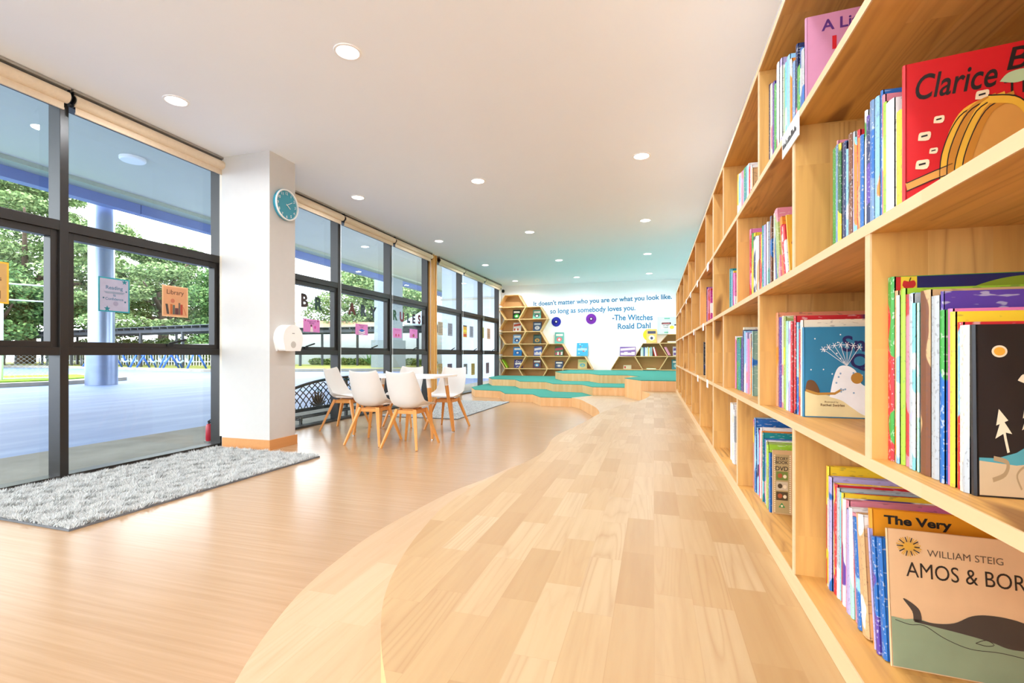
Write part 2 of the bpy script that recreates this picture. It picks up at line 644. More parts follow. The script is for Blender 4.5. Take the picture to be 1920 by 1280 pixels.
def smooth_curve(pts, per=6):
    """Catmull-Rom through an open list of xy points"""
    out = []
    P = [pts[0]] + list(pts) + [pts[-1]]
    for i in range(1, len(P) - 2):
        p0, p1, p2, p3 = (np.array(P[i + j], float) for j in (-1, 0, 1, 2))
        for j in range(per):
            t = j / per
            q = 0.5 * (2 * p1 + (p2 - p0) * t + (2 * p0 - 5 * p1 + 4 * p2 - p3) * t * t + (3 * p1 - p0 - 3 * p2 + p3) * t ** 3)
            out.append((float(q[0]), float(q[1])))
    out.append(tuple(pts[-1]))
    return out


ORD = ['first', 'second', 'third', 'fourth', 'fifth', 'sixth', 'seventh', 'eighth', 'ninth', 'tenth', 'eleventh', 'twelfth', 'thirteenth',
       'fourteenth', 'fifteenth', 'sixteenth', 'seventeenth', 'eighteenth', 'nineteenth', 'twentieth', 'twenty-first', 'twenty-second',
       'twenty-third', 'twenty-fourth', 'twenty-fifth', 'twenty-sixth', 'twenty-seventh', 'twenty-eighth', 'twenty-ninth', 'thirtieth', 'thirty-first', 'thirty-second',
       'thirty-third', 'thirty-fourth', 'thirty-fifth']
FACE_X = (PI / 2, 0, PI / 2)     # local xy of a flat thing turned to face +x
FACE_NY = (PI / 2, 0, 0)         # ... to face -y

# ================================================================ the room
CEIL = 3.115
XW = -4.53                       # inner face of the window frames


def structure(name, mb, mats, label, cat, **kw):
    o = mb.build(name, mats, **kw)
    return tag(o, label, cat, kind='structure')


b = MB(); b.box((-4.67, -3.6, -0.06), (1.3, 14.32, 0))
structure('floor', b, M['floor'], 'light oak laminate floor of the reading room', 'floor')
b = MB(); b.box((-4.67, -3.6, CEIL), (1.3, 14.32, CEIL + 0.1))
structure('ceiling', b, M['ceil'], 'smooth white ceiling with round downlights', 'ceiling')
b = MB(); b.box((-4.67, 14.3, -0.06), (1.4, 14.4, CEIL + 0.1))
structure('wall_back', b, M['wall'], 'white end wall with blue quotation lettering', 'wall')
b = MB(); b.box((0.73, -3.6, -0.06), (0.85, 8.72, CEIL)); b.box((0.85, 8.6, -0.06), (1.3, 8.72, CEIL)); b.box((1.3, 8.6, -0.06), (1.4, 14.3, CEIL))
structure('wall_right', b, M['wall'], 'white wall behind the tall pine bookcase', 'wall')
b = MB(); b.box((-4.67, -3.7, 3.05), (0.85, -3.6, CEIL)); b.box((-4.67, -3.7, -0.06), (0.85, -3.6, 0.04))
structure('wall_front', b, M['wall'], 'white lintel over the added unseen glazing at the near end', 'wall')
m = MB()
for i in range(5):
    m.box((-4.67 + i * 1.365, -3.7, 0.0), (-4.61 + i * 1.365, -3.6, 3.05))
m.box((-4.67, -3.7, 0.99), (0.85, -3.6, 1.05))
w4 = structure('window_4', m, M['frame'], 'unseen glazing behind the camera, added for extra daylight', 'window')  # unseen glazing, added to brighten the ceiling and camera-facing covers
for i in range(4):
    for z0, z1 in ((0.0, 0.99), (1.05, 3.05)):
        m = MB(); m.box((-4.61 + i * 1.365, -3.67, z0), (-4.67 + (i + 1) * 1.365, -3.665, z1))
        m.build('pane', M['glass'], w4)
b = MB(); b.box((-4.67, 13.935, 0), (-4.53, 14.3, CEIL))
structure('wall_left', b, M['wall'], 'narrow white strip of wall between last window and end wall', 'wall')
b = MB(); b.box((-4.67, 4.17, 0), (-4.46, 4.44, CEIL)); b.box((-4.46, 4.07, 0), (-3.83, 4.44, CEIL))
structure('column', b, flat('off_white_column_paint', '#cbc8c4', 0.85, vary=0.01), 'square white column between the first two window bays', 'column')
b = MB(); b.prism([(-4.44, 4.052), (-3.812, 4.052), (-3.812, 4.458), (-3.83, 4.458), (-3.83, 4.07), (-4.44, 4.07)], 0, 0.105)
structure('baseboard_column', b, M['skirting'], 'oak baseboard wrapped round the foot of the white column', 'baseboard', bevel=0.003)
b = MB()
for i in range(5):
    y = 9.18 + i * 0.058
    b.box((-4.62, y, 0), (XW + 0.03 + (0.018 if i % 2 == 0 else 0), y + 0.058, CEIL))
structure('trim_1', b, M['reed'], 'reeded oak post between the second and third window bays', 'trim', bevel=0.004)


b = MB(); b.box((-4.52, 4.172, 0.11), (-4.455, 4.176, 2.97)); b.box((-4.524, 4.1, 0.11), (-4.462, 4.169, 2.97))
structure('trim_5', b, flat('cream_trim_paint', '#ddd2c0', 0.6), 'cream strip between the window frame and the white column', 'trim')

# ---------------------------------------------------------------- windows
def window(n, ys, label, sash_open):
    """a bay of three rows; ys are the mullion centre lines"""
    root = empty('window_%d' % n, (XW, ys[0], 0))
    tag(root, label, 'window', kind='structure')
    y0 = ys[0]
    mb = MB()
    mb.box((-0.13, -0.03, 0), (0, ys[-1] - y0 + 0.03, 0.03))
    mb.box((-0.13, -0.03, 3.0), (-0.01, ys[-1] - y0 + 0.03, CEIL))
    mb.box((-0.13, -0.03, 1.985), (0, ys[-1] - y0 + 0.03, 2.065))
    mb.box((-0.13, -0.03, 0.99), (0, ys[-1] - y0 + 0.03, 1.055))
    mb.build('window_frame', M['frame'], root, bevel=0.002)
    for y in ys:
        mb = MB(); mb.box((-0.13, y - y0 - 0.03, 0.0), (0.004, y - y0 + 0.03, CEIL))
        mb.build('mullion', M['frame'], root, bevel=0.002)
    for a, c in zip(ys, ys[1:]):
        l, r = a - y0 + 0.03, c - y0 - 0.03
        for z0, z1 in ((0.03, 0.99), (1.055, 1.985), (2.065, 3.0)):
            mb = MB(); mb.box((-0.121, l, z0), (-0.116, r, z1))
            mb.build('pane', M['glass'], root)
        s = MB()
        for q in ((l, 1.055, l + 0.05, 1.985), (r - 0.05, 1.055, r, 1.985), (l + 0.05, 1.055, r - 0.05, 1.1), (l + 0.05, 1.93, r - 0.05, 1.985)):
            s.box((-0.10, q[0], q[1]), (-0.02, q[2], q[3]))
        so = s.build('sash', M['frame'], root, bevel=0.002)
        h = MB()
        m = (l + r) / 2 + 0.15
        h.box((-0.02, m - 0.03, 1.075), (-0.005, m + 0.03, 1.10))
        h.bar((-0.008, m - 0.01, 1.10), (0.0, m + 0.16, 1.145), 0.012, 0.018)
        h.build('window_stay', M['black'], so)
    return root


BAY1 = [-3.23, -1.755, -0.28, 1.195, 2.67, 4.14]
BAY2 = [4.695 - 0.22, 6.17, 7.645, 9.12]
BAY3 = [9.5, 10.95, 12.44, 13.9]
window(1, BAY1, 'tall dark framed window bay left of the white column', True)
window(2, BAY2, 'dark framed window bay carrying the cut-out letters', True)
window(3, BAY3, 'dark framed window bay between oak post and end wall', True)


def blind(ya, yb, label, chain=True):
    root = empty('roller_blind', (XW + 0.075, ya, 3.028))
    tag(root, label, 'blind', 'beige roller blinds along the windows')
    L = yb - ya
    t = MB(); t.cyl((0, 0.012, 0), (0, L - 0.012, 0), 0.045, n=24)
    t.build('roller_tube', M['blind'], root, smooth=True, angle=40)
    f = MB(); f.box((-0.012, 0.03, -0.085), (-0.008, L - 0.03, 0.01)); f.box((-0.018, 0.03, -0.1), (-0.002, L - 0.03, -0.085))
    f.build('fabric_drop', M['blind'], root)
    h = MB(); h.box((-0.07, 0, 0.064), (0.02, L, 0.084))
    h.build('recess_shade_strip', flat('grey_recess_shade', '#9a958c', 0.6), root)  # grey strip stands in for the shadowed gap between roller and ceiling
    for y in (0.0, L - 0.008):
        k = MB(); k.cyl((0, y, 0), (0, y + 0.008, 0), 0.036, n=20); k.box((-0.012, y + 0.001, -0.06), (0.012, y + 0.007, 0.065))
        k.build('bracket', M['black'], root)
    if not chain:
        return root
    c = MB()
    c.tube([(-0.02, L - 0.022, -0.03), (-0.02, L - 0.03, -1.2), (-0.02, L - 0.028, -2.3), (-0.02, L - 0.022, -2.38), (-0.02, L - 0.014, -2.3), (-0.02, L - 0.012, -1.2), (-0.02, L - 0.014, -0.03)], 0.0016, n=5)
    c.build('bead_chain', M['white'], root)
    return root


blind(1.195, 2.66, 'rolled beige blind above the window pane nearest the camera', False)
blind(2.68, 4.13, 'rolled beige blind beside the white column, above long rug')
blind(4.48, 6.16, 'rolled beige blind just past the white column and clock')
blind(6.18, 7.64, 'rolled beige blind in the middle of the lettered window bay')
blind(7.66, 9.15, 'rolled beige blind ending against the oak post')
blind(9.5, 10.94, 'rolled beige blind just past the oak post')
blind(10.96, 12.43, 'rolled beige blind at the middle of the far window bay')
blind(12.45, 13.9, 'rolled beige blind touching the white end wall')

# ---------------------------------------------------------------- downlights
LIGHTS = [[(-0.126, 2.70), (-2.053, 2.893), (-3.823, 3.046)], [(-0.126, 5.304), (-2.061, 5.503), (-3.831, 5.623)], [(-0.129, 7.873), (-2.064, 8.059), (-3.856, 8.223)],
          [(-0.129, 10.517), (-2.05, 10.666), (-3.836, 10.745)], [(-0.121, 13.097), (-2.04, 13.166), (-3.844, 13.334)], [(-0.126, 0.2), (-2.05, 0.35), (-3.82, 0.5)], [(-0.12, -2.3), (-2.05, -2.2), (-3.82, -2.1)]]  # last two rows are unseen lamps added to brighten the near end
ROWN = ['row nearest the camera', 'second row from the camera', 'middle row', 'fourth row from the camera', 'row nearest the end wall', 'added unseen row over the camera', 'added unseen row behind the camera', 'added unseen row farthest behind the camera']
COLN = ['on the bookcase side', 'in the middle', 'on the window side']
for ri, row in enumerate(LIGHTS):
    for ci, (x, y) in enumerate(row):
        root = empty('downlight', (x, y, CEIL))
        tag(root, 'lit round recessed downlight %s, %s' % (COLN[ci], ROWN[ri]), 'ceiling light', 'recessed ceiling downlights')
        t = MB(); t.lathe([(0.072, -0.001), (0.078, -0.009), (0.092, -0.007), (0.094, 0.0)], 32, caps=False)
        t.build('trim_ring', M['white'], root, smooth=True, angle=40)
        t = MB(); t.lathe([(0.073, 0.004), (0.073, -0.004)], 32)
        t.build('diffuser', M['lamp'], root)
        ld = bpy.data.lights.new('downlight_lamp', 'AREA')
        ld.shape = 'DISK'; ld.size = 0.14; ld.energy = LAMP * (1.6 if y > 9.5 else 1.0); ld.color = (0.90, 0.95, 1.0); ld.spread = R(165)
        lo = bpy.data.objects.new('downlight_lamp', ld)
        COL.objects.link(lo); lo.parent = root; lo.location = (0, 0, -0.012)

# ================================================================ platform and steps
W1 = smooth_curve([(-1.49, 9.02), (-1.28, 8.7), (-1.08, 8.14), (-0.88, 7.54), (-0.77, 7.05), (-0.72, 6.6), (-0.77, 6.0), (-0.82, 5.2), (-0.84, 4.5), (-0.88, 3.95), (-0.92, 3.63),
                   (-1.01, 3.3), (-1.07, 2.99), (-1.16, 2.67), (-1.21, 2.27), (-1.235, 1.94), (-1.22, 1.68), (-1.18, 1.41), (-1.1, 1.16), (-1.01, 0.96), (-0.88, 0.72), (-0.6, 0.35), (-0.1, -0.15), (0.4, -0.45)], 5)
W2 = smooth_curve([(-0.2, 8.7), (-0.11, 8.42), (-0.06, 8.06), (-0.09, 7.5), (-0.18, 7.0), (-0.37, 6.35), (-0.5, 5.75), (-0.58, 5.22), (-0.63, 4.68), (-0.69, 4.18), (-0.735, 3.89), (-0.745, 3.61),
                   (-0.72, 3.35), (-0.705, 3.11), (-0.73, 2.86), (-0.79, 2.54), (-0.85, 2.18), (-0.86, 1.88), (-0.825, 1.62), (-0.79, 1.44), (-0.74, 1.26), (-0.68, 1.11), (-0.6, 0.97), (-0.5, 0.83), (-0.3, 0.58), (0.0, 0.26), (0.4, -0.05)], 5)
plat = empty('wavy_platform', (0, 4.5, 0))
tag(plat, 'wavy two-level pine platform running along the bookcase', 'platform')
pts = [(x, y - 4.5) for x, y in W1 + [(0.72, -0.5), (0.72, 9.6), (-1.17, 9.6)]]
b = MB(); b.prism(pts, 0.0, 0.175, 0, 1)
b.build('lower_step', [M['riser'], M['pine_pale']], plat)
pts = [(x, y - 4.5) for x, y in W2 + [(0.72, -0.1), (0.72, 8.7)]]
b = MB(); b.prism(pts, 0.175, 0.35, 0, 1)
b.build('upper_deck', [M['riser'], M['pine']], plat)

G1 = [(-4.36, 11.2), (-4.01, 10.5), (-3.32, 10.3), (-2.99, 9.62), (-2.4, 9.62), (-2.09, 9.02), (-1.49, 9.02), (-1.17, 9.61), (1.29, 9.61), (1.29, 13.93), (-4.5, 13.93), (-4.45, 12.3)]
G2 = [(-4.45, 12.75), (-4.07, 11.93), (-3.42, 11.84), (-3.08, 11.09), (-2.43, 11.04), (-2.13, 10.4), (-1.48, 10.3), (-1.17, 9.62), (0.4, 9.62), (1.28, 13.93), (-4.5, 13.93)]
G3 = [(1.29, 8.74), (-0.215, 8.74), (-0.54, 9.5), (-0.25, 10.25), (-0.54, 10.85), (-1.17, 10.83), (-1.5, 11.53), (-2.11, 11.52), (-2.48, 12.4), (-2.35, 13.93), (1.29, 13.93)]
st = empty('stepped_seating', (-1.6, 11.5, 0))
tag(st, 'three-tier stepped seating with green carpet and zigzag wooden fronts', 'seating steps')
for nm, G, z0, z1 in (('lower_tier', G1, 0, 0.175), ('middle_tier', G2, 0.175, 0.35), ('upper_tier', G3, 0.1751, 0.54)):
    P = [(x + 1.6, y - 11.5) for x, y in G]
    b = MB(); b.prism(P, z0, z1 - 0.012)
    o = b.build(nm, M['riser'], st)
    b = MB(); b.prism(P, z1 - 0.012, z1)
    tag(b.build('carpet_top', M['carpet'], o), 'green carpet top', None)

# ================================================================ bookcase
BX0, BX1 = 0.365, 0.715
ZB = [(0.351, 0.403), (0.796, 0.816), (1.212, 1.232), (1.617, 1.637), (2.022, 2.042)]
case = empty('bookcase', (0.54, 4.2, 0.35))
tag(case, 'tall pine bookcase with staggered open compartments along the platform', 'bookcase')


def cbox(x0, y0, z0, x1, y1, z1, name, mats, edge=True):
    m = MB()
    a = lambda x, y, z: (x - 0.54, y - 4.2, z - 0.35)
    m.box(a(x0 + 0.003, y0, z0), a(x1, y1, z1), 0)
    if edge:
        m.box(a(x0, y0, z0), a(x0 + 0.003, y1, z1), 1)  # thin front strip with the window light in its colour
    return m.build(name, mats, case)


for z0, z1 in ZB:
    cbox(BX0 - 0.001, -0.37, z0, BX1, 8.7, z1, 'shelf_board', [M['shelf_y'], M['edge']])
Y24 = [0.55, 1.475, 2.40, 4.25, 5.175, 6.1, 7.025, 7.95]
Y13 = [0.075, 1.0, 1.93, 2.86, 3.79, 4.715, 5.64, 6.565, 7.49, 8.3]
for r_, ys in enumerate((Y24, Y13, Y24, Y13)):
    for y in ys:
        cbox(BX0, y - 0.01, ZB[r_][1], BX1, y + 0.01, ZB[r_ + 1][0], 'divider', [M['shelf_z'], M['edge']])
    cbox(BX0, 3.312, ZB[r_][1], BX1, 3.348, ZB[r_ + 1][0], 'unit_joint', [M['shelf_z'], M['edge']])
    for y in (-0.37, 8.68):
        cbox(BX0, y, ZB[r_][1], BX1, y + 0.02, ZB[r_ + 1][0], 'end_panel', [M['shelf_z'], M['edge']])
cbox(BX1, -0.37, 0.351, BX1 + 0.008, 8.7, 2.042, 'back_panel', [M['shelf_z']], edge=False)
for y, z, w, h in ((3.62, 1.627, .1, .055), (4.47, 1.627, .1, .055), (5.3, 1.627, .1, .055), (5.95, 1.627, .1, .055), (7.2, 1.627, .1, .055), (3.95, 1.222, .1, .055), (4.85, 1.222, .1, .055), (6.6, 1.222, .1, .055), (4.42, .806, .1, .055), (3.65, .806, .1, .055)):
    m = MB(); m.box((BX0 - 0.003 - 0.54, y - w / 2 - 4.2, z - h - 0.35 + 0.012), (BX0 - 0.001 - 0.54, y + w / 2 - 4.2, z - 0.35 + 0.012))
    tag(m.build('shelf_label', M['paper'], case), 'small white card label', None)
m = MB(); m.box((BX0 - 0.004 - 0.54, 1.41 - 4.2, 1.57 - 0.35), (BX0 - 0.0015 - 0.54, 1.575 - 4.2, 1.635 - 0.35))
lb = tag(m.build('shelf_label', M['paper'], case), 'large white card label', None)
m = MB()
rr = random.Random(3)
for i in range(13):
    y = 1.565 - i * 0.0108
    m.box((BX0 - 0.0052 - 0.54, y - 4.2 - rr.uniform(.004, .008), 1.592 - 0.35), (BX0 - 0.0042 - 0.54, y - 4.2, 1.592 - 0.35 + rr.uniform(.008, .02)))
m.build('handwritten_line', M['ink'], lb)

BOOKS = {
 'A': (0.4, [
  (1.9447, 0.0391, 0.33, 0, 'navy'), (1.9056, 0.0301, 0.316, 0, 'cream,rose'), (1.8756, 0.0291, 0.307, 0, 'purple,blue'), (1.8465, 0.024, 0.286, 0, 'green'),
  (1.8225, 0.0179, 0.328, 0, 'blue,gold'), (1.8046, 0.0294, 0.333, 0, 'white,red'), (1.7751, 0.0243, 0.323, 0, 'lavender,white'), (1.7508, 0.0243, 0.317, 0, 'white,lavender'),
  (1.7266, 0.0147, 0.278, 0, 'lime,white'), (1.7119, 0.0275, 0.272, 0, 'teal,aqua'), (1.6844, 0.014, 0.27, 0, 'aqua,white'), (1.6704, 0.035, 0.274, 0, 'skyblue,white'),
  (1.6354, 0.0164, 0.251, 0, 'orange,cream'), (1.6191, 0.0265, 0.229, 0, 'greyblue,brown'), (1.5926, 0.0175, 0.267, 0, 'navy,rose'), (1.5751, 0.0328, 0.189, 0, 'green,teal'),
  (1.5423, 0.0192, 0.225, 0, 'blue,white'), (1.5231, 0.0251, 0.209, 0, 'grey,blue')
 ]),
 'B': (0.42, [
  (1.3605, 0.0356, 0.268, 0, 'green'), (1.325, 0.0082, 0.277, 0, 'rose,tan'), (1.3168, 0.016, 0.262, 0, 'greyblue,blue'), (1.3008, 0.0194, 0.257, 0, 'darkgreen,yellow'),
  (1.2814, 0.0239, 0.252, 0, 'navy,blue'), (1.2575, 0.0094, 0.229, 0, 'skyblue,white'), (1.248, 0.0086, 0.246, 0, 'yellow'), (1.2394, 0.0188, 0.254, 0, 'brown,black'),
  (1.2206, 0.0088, 0.252, 0, 'lavender,grey'), (1.2118, 0.012, 0.235, 0, 'orange,aqua'), (1.1998, 0.0111, 0.246, 0, 'red,rose'), (1.1887, 0.0096, 0.225, 0, 'orange,tan'),
  (1.1791, 0.0156, 0.225, 0, 'blue,teal'), (1.1634, 0.0104, 0.236, 0, 'rose,red'), (1.1531, 0.0119, 0.265, 0, 'white,green'), (1.1411, 0.0145, 0.248, 0, 'navy,purple'),
  (1.1266, 0.0158, 0.271, 0, 'greyblue,blue'), (1.1108, 0.018, 0.269, 0, 'skyblue,orange'), (1.0928, 0.009, 0.274, 0, 'blue,white'), (1.0838, 0.0099, 0.261, 0, 'rose,white'),
  (1.0739, 0.0107, 0.242, 0, 'lime,yellow'), (1.0633, 0.033, 0.233, 0, 'white,white'), (1.0303, 0.02, 0.202, 0, 'yellow')
 ]),
 'C': (0.412, [
  (2.3787, 0.0302, 0.324, 0, 'pink,red'), (2.3485, 0.0302, 0.318, 0, 'red,pink'), (2.3183, 0.0316, 0.292, 0, 'green,yellow'), (2.2866, 0.0316, 0.286, 0, 'yellow,green'),
  (2.255, 0.0341, 0.263, 0, 'navy,white'), (2.2209, 0.0341, 0.257, 0, 'white,navy'), (2.1869, 0.0413, 0.247, 0, 'cream,tan'), (2.1456, 0.0231, 0.249, 0, 'red,yellow'),
  (2.1225, 0.0231, 0.243, 0, 'yellow,red'), (2.0995, 0.0254, 0.27, 0, 'teal,white'), (2.074, 0.0369, 0.265, 0, 'lavender,navy'), (2.0371, 0.0332, 0.261, 0, 'red,rose'),
  (2.0039, 0.0196, 0.261, 0, 'white,mint'), (1.9843, 0.0336, 0.257, 0, 'greyblue,blue'), (1.9506, 0.0239, 0.267, 0, 'brown,blue'), (1.9267, 0.0295, 0.271, 0, 'cream,gold'),
  (1.8972, 0.0326, 0.232, 0.027, 'purple,blue'), (1.8646, 0.0295, 0.253, 0.041, 'teal,white'), (1.8351, 0.0406, 0.27, 0.054, 'olive,rose'), (1.7945, 0.0272, 0.233, 0.047, 'orange,red'),
  (1.7673, 0.023, 0.205, 0.06, 'red,white'), (1.7444, 0.023, 0.199, 0.06, 'white,red'), (1.7214, 0.02, 0.203, 0.055, 'yellow')
 ]),
 'D': (0.42, [
  (2.9984, 0.0379, 0.252, 0, 'teal'), (2.9605, 0.0379, 0.246, 0, 'teal'), (2.9226, 0.0257, 0.231, 0, 'skyblue,yellow'), (2.8969, 0.0257, 0.225, 0, 'yellow,skyblue'),
  (2.8711, 0.0237, 0.21, 0, 'magenta'), (2.8474, 0.0237, 0.204, 0, 'magenta'), (2.8238, 0.02, 0.202, 0, 'pink,white')
 ]),
 'E': (0.42, [
  (4.3397, 0.0351, 0.317, 0, 'purple'), (4.3046, 0.0351, 0.311, 0, 'purple'), (4.2694, 0.0351, 0.317, 0, 'purple'), (4.2343, 0.0399, 0.298, 0, 'pink,rose'),
  (4.1944, 0.0399, 0.292, 0, 'rose,pink'), (4.1545, 0.0399, 0.298, 0, 'rose,pink'), (4.1146, 0.0376, 0.275, 0, 'rose,red'), (4.077, 0.0376, 0.269, 0, 'red,rose'),
  (4.0393, 0.0376, 0.275, 0, 'red,rose'), (4.0017, 0.02, 0.258, 0, 'magenta,white')
 ]),
 'F': (0.42, [
  (2.7493, 0.025, 0.298, 0, 'yellow,white'), (2.7243, 0.025, 0.292, 0, 'white,yellow'), (2.6991, 0.0335, 0.282, 0, 'skyblue,white'), (2.6656, 0.0335, 0.276, 0, 'white,skyblue'),
  (2.6321, 0.0362, 0.269, 0, 'rose,lavender'), (2.5958, 0.0362, 0.263, 0, 'lavender,rose'), (2.5597, 0.0342, 0.259, 0, 'green,teal'), (2.5255, 0.0342, 0.253, 0, 'teal,green'),
  (2.4913, 0.0362, 0.245, 0, 'skyblue,white'), (2.455, 0.0362, 0.239, 0, 'white,skyblue'), (2.4188, 0.0285, 0.214, 0, 'red,white'), (2.3902, 0.0285, 0.208, 0, 'white,red'),
  (2.3617, 0.02, 0.189, 0, 'tan,cream')
 ]),
 'G': (0.42, [
  (1.9313, 0.0243, 0.321, 0, 'tan,navy'), (1.9071, 0.0288, 0.329, 0, 'salmon,orange'), (1.8783, 0.0378, 0.311, 0, 'purple,magenta'), (1.8405, 0.0219, 0.313, 0, 'cream,rose'),
  (1.8186, 0.026, 0.309, 0, 'olive,yellow'), (1.7926, 0.023, 0.285, 0, 'lime,cream'), (1.7696, 0.0245, 0.291, 0, 'mint,white'), (1.7451, 0.0195, 0.289, 0, 'lavender,white'),
  (1.7256, 0.0212, 0.258, 0, 'red,rose'), (1.7044, 0.0186, 0.286, 0, 'red,white'), (1.6858, 0.0121, 0.278, 0, 'magenta,yellow'), (1.6737, 0.0179, 0.301, 0, 'red,navy'),
  (1.6558, 0.0136, 0.28, 0, 'blue,skyblue'), (1.6422, 0.0246, 0.257, 0, 'red,orange'), (1.6176, 0.02, 0.284, 0, 'cream,skyblue')
 ]),
 'H': (0.42, [
  (2.8038, 0.0281, 0.278, 0, 'pink,white'), (2.7757, 0.0281, 0.272, 0, 'white,pink'), (2.7477, 0.0358, 0.268, 0, 'green,teal'), (2.7119, 0.0358, 0.262, 0, 'teal,green'),
  (2.6761, 0.0358, 0.268, 0, 'teal,green'), (2.6403, 0.0409, 0.266, 0, 'purple,magenta'), (2.5994, 0.0345, 0.314, 0, 'tan,cream'), (2.565, 0.0302, 0.3, 0, 'navy,blue'),
  (2.5347, 0.0391, 0.293, 0, 'skyblue,white'), (2.4956, 0.0394, 0.285, 0, 'lavender,rose'), (2.4562, 0.0382, 0.254, 0, 'pink,rose'), (2.418, 0.0369, 0.276, 0, 'white,blue'),
  (2.3811, 0.0262, 0.273, 0, 'brown,orange'), (2.3548, 0.0262, 0.267, 0, 'orange,brown'), (2.3285, 0.02, 0.284, 0, 'greygreen,blue')
 ]),
 'I': (0.42, [
  (4.5318, 0.0291, 0.288, 0, 'navy,black'), (4.5027, 0.0291, 0.282, 0, 'black,navy'), (4.4735, 0.02, 0.285, 0, 'black,navy')
 ]),
 'J': (0.398, [
  (0.9919, 0.0207, 0.316, 0, 'red,green'), (0.9712, 0.0085, 0.291, 0, 'tan,orange'), (0.9627, 0.0089, 0.282, 0, 'white,skyblue'), (0.9538, 0.0122, 0.292, 0, 'lime,green'),
  (0.9416, 0.0096, 0.281, 0, 'rose,red'), (0.932, 0.0094, 0.282, 0, 'skyblue,green'), (0.9226, 0.0097, 0.28, 0, 'grey,lavender'), (0.9129, 0.0079, 0.264, 0, 'aqua,white'),
  (0.905, 0.0057, 0.263, 0, 'cream,yellow'), (0.8993, 0.0056, 0.263, 0, 'mint,white'), (0.8936, 0.0298, 0.28, 0, 'tan,brown'), (0.8639, 0.0192, 0.269, 0, 'grey,greyblue'),
  (0.8447, 0.0062, 0.274, 0, 'purple'), (0.8385, 0.0044, 0.247, 0, 'navy,purple'), (0.8342, 0.009, 0.246, 0, 'blue,green'), (0.8252, 0.0096, 0.247, 0, 'pink,white'),
  (0.8156, 0.0101, 0.242, 0, 'yellow,white'), (0.8055, 0.0098, 0.227, 0, 'red,skyblue'), (0.7957, 0.02, 0.222, 0, 'cream,grey')
 ]),
 'K': (0.432, [
  (1.4369, 0.0166, 0.306, 0, 'yellow,red'), (1.4203, 0.0139, 0.283, 0, 'cream,yellow'), (1.4063, 0.0215, 0.286, 0, 'lavender,blue'), (1.3849, 0.025, 0.274, 0, 'red,yellow'),
  (1.3599, 0.0147, 0.269, 0, 'grey,white'), (1.3451, 0.0083, 0.262, 0, 'aqua,cream'), (1.3369, 0.0102, 0.263, 0, 'yellow,red'), (1.3267, 0.0199, 0.253, 0, 'white,purple'),
  (1.3068, 0.0154, 0.255, 0, 'pink,rose'), (1.2914, 0.0242, 0.239, 0, 'lavender,greyblue'), (1.2672, 0.018, 0.246, 0.013, 'white,mint'), (1.2492, 0.0293, 0.239, 0.02, 'rose,red'),
  (1.22, 0.0214, 0.236, 0.029, 'blue,skyblue'), (1.1986, 0.0388, 0.25, 0.035, 'tan,white'), (1.1598, 0.0191, 0.269, 0.031, 'yellow,orange'), (1.1407, 0.0064, 0.236, 0.034, 'lavender,white'),
  (1.1343, 0.0064, 0.221, 0.033, 'navy,purple'), (1.1279, 0.0125, 0.226, 0.026, 'purple,blue'), (1.1154, 0.02, 0.23, 0.027, 'blue,teal')
 ]),
 'L': (0.426, [
  (2.3612, 0.0221, 0.306, 0, 'magenta,yellow'), (2.3392, 0.0221, 0.3, 0, 'yellow,magenta'), (2.3172, 0.0406, 0.319, 0, 'blue,skyblue'), (2.2766, 0.0341, 0.283, 0, 'skyblue,navy'),
  (2.2424, 0.0331, 0.278, 0, 'magenta,pink'), (2.2094, 0.0241, 0.293, 0, 'white,lavender'), (2.1853, 0.0236, 0.281, 0, 'orange,red'), (2.1617, 0.0169, 0.278, 0, 'teal,aqua'),
  (2.1448, 0.0286, 0.257, 0, 'blue,rose'), (2.1161, 0.0191, 0.255, 0, 'white,mint'), (2.097, 0.0227, 0.252, 0, 'lime,olive'), (2.0743, 0.0227, 0.246, 0, 'olive,lime'),
  (2.0515, 0.022, 0.218, 0, 'purple,navy'), (2.0295, 0.02, 0.223, 0, 'blue,greyblue')
 ]),
 'M': (0.42, [
  (2.9784, 0.0303, 0.321, 0, 'white'), (2.9481, 0.0303, 0.315, 0, 'white'), (2.9178, 0.0347, 0.325, 0, 'cream,white'), (2.8831, 0.0347, 0.319, 0, 'white,cream'),
  (2.8484, 0.02, 0.295, 0, 'white,grey')
 ]),
}
# ================================================================ books on the bookcase
# row: (spine plane x, [(far face y, thickness, height, lean of the top towards the end wall, main and second colour)])


ROWZ = dict(A=1.637, F=1.637, B=1.232, C=1.232, D=1.232, E=1.232, G=0.816, H=0.816, I=0.816, J=0.816, K=0.403, L=0.403, M=0.403)
ROWLAB = dict(A='top-shelf row ending at the pink book', B='row left of the big red book', C='row with the yellow spotted book', D='small teal and magenta row',
              E='small all-pink row', F='further top-shelf row', G='row behind the blue snow book', H='row ending at the grey-green book', I='otherwise empty far compartment',
              J='row behind the black moon book', K='lowest row behind the beige whale book', L='lowest row behind the film-strip book', M='lowest row of white folders')
ROWGRP = {k: 'books in the ' + v for k, v in ROWLAB.items()}
CN = dict(greyblue='grey-blue', greygreen='grey-green', skyblue='sky-blue', darkgreen='dark-green')
PAGES = M['pages']


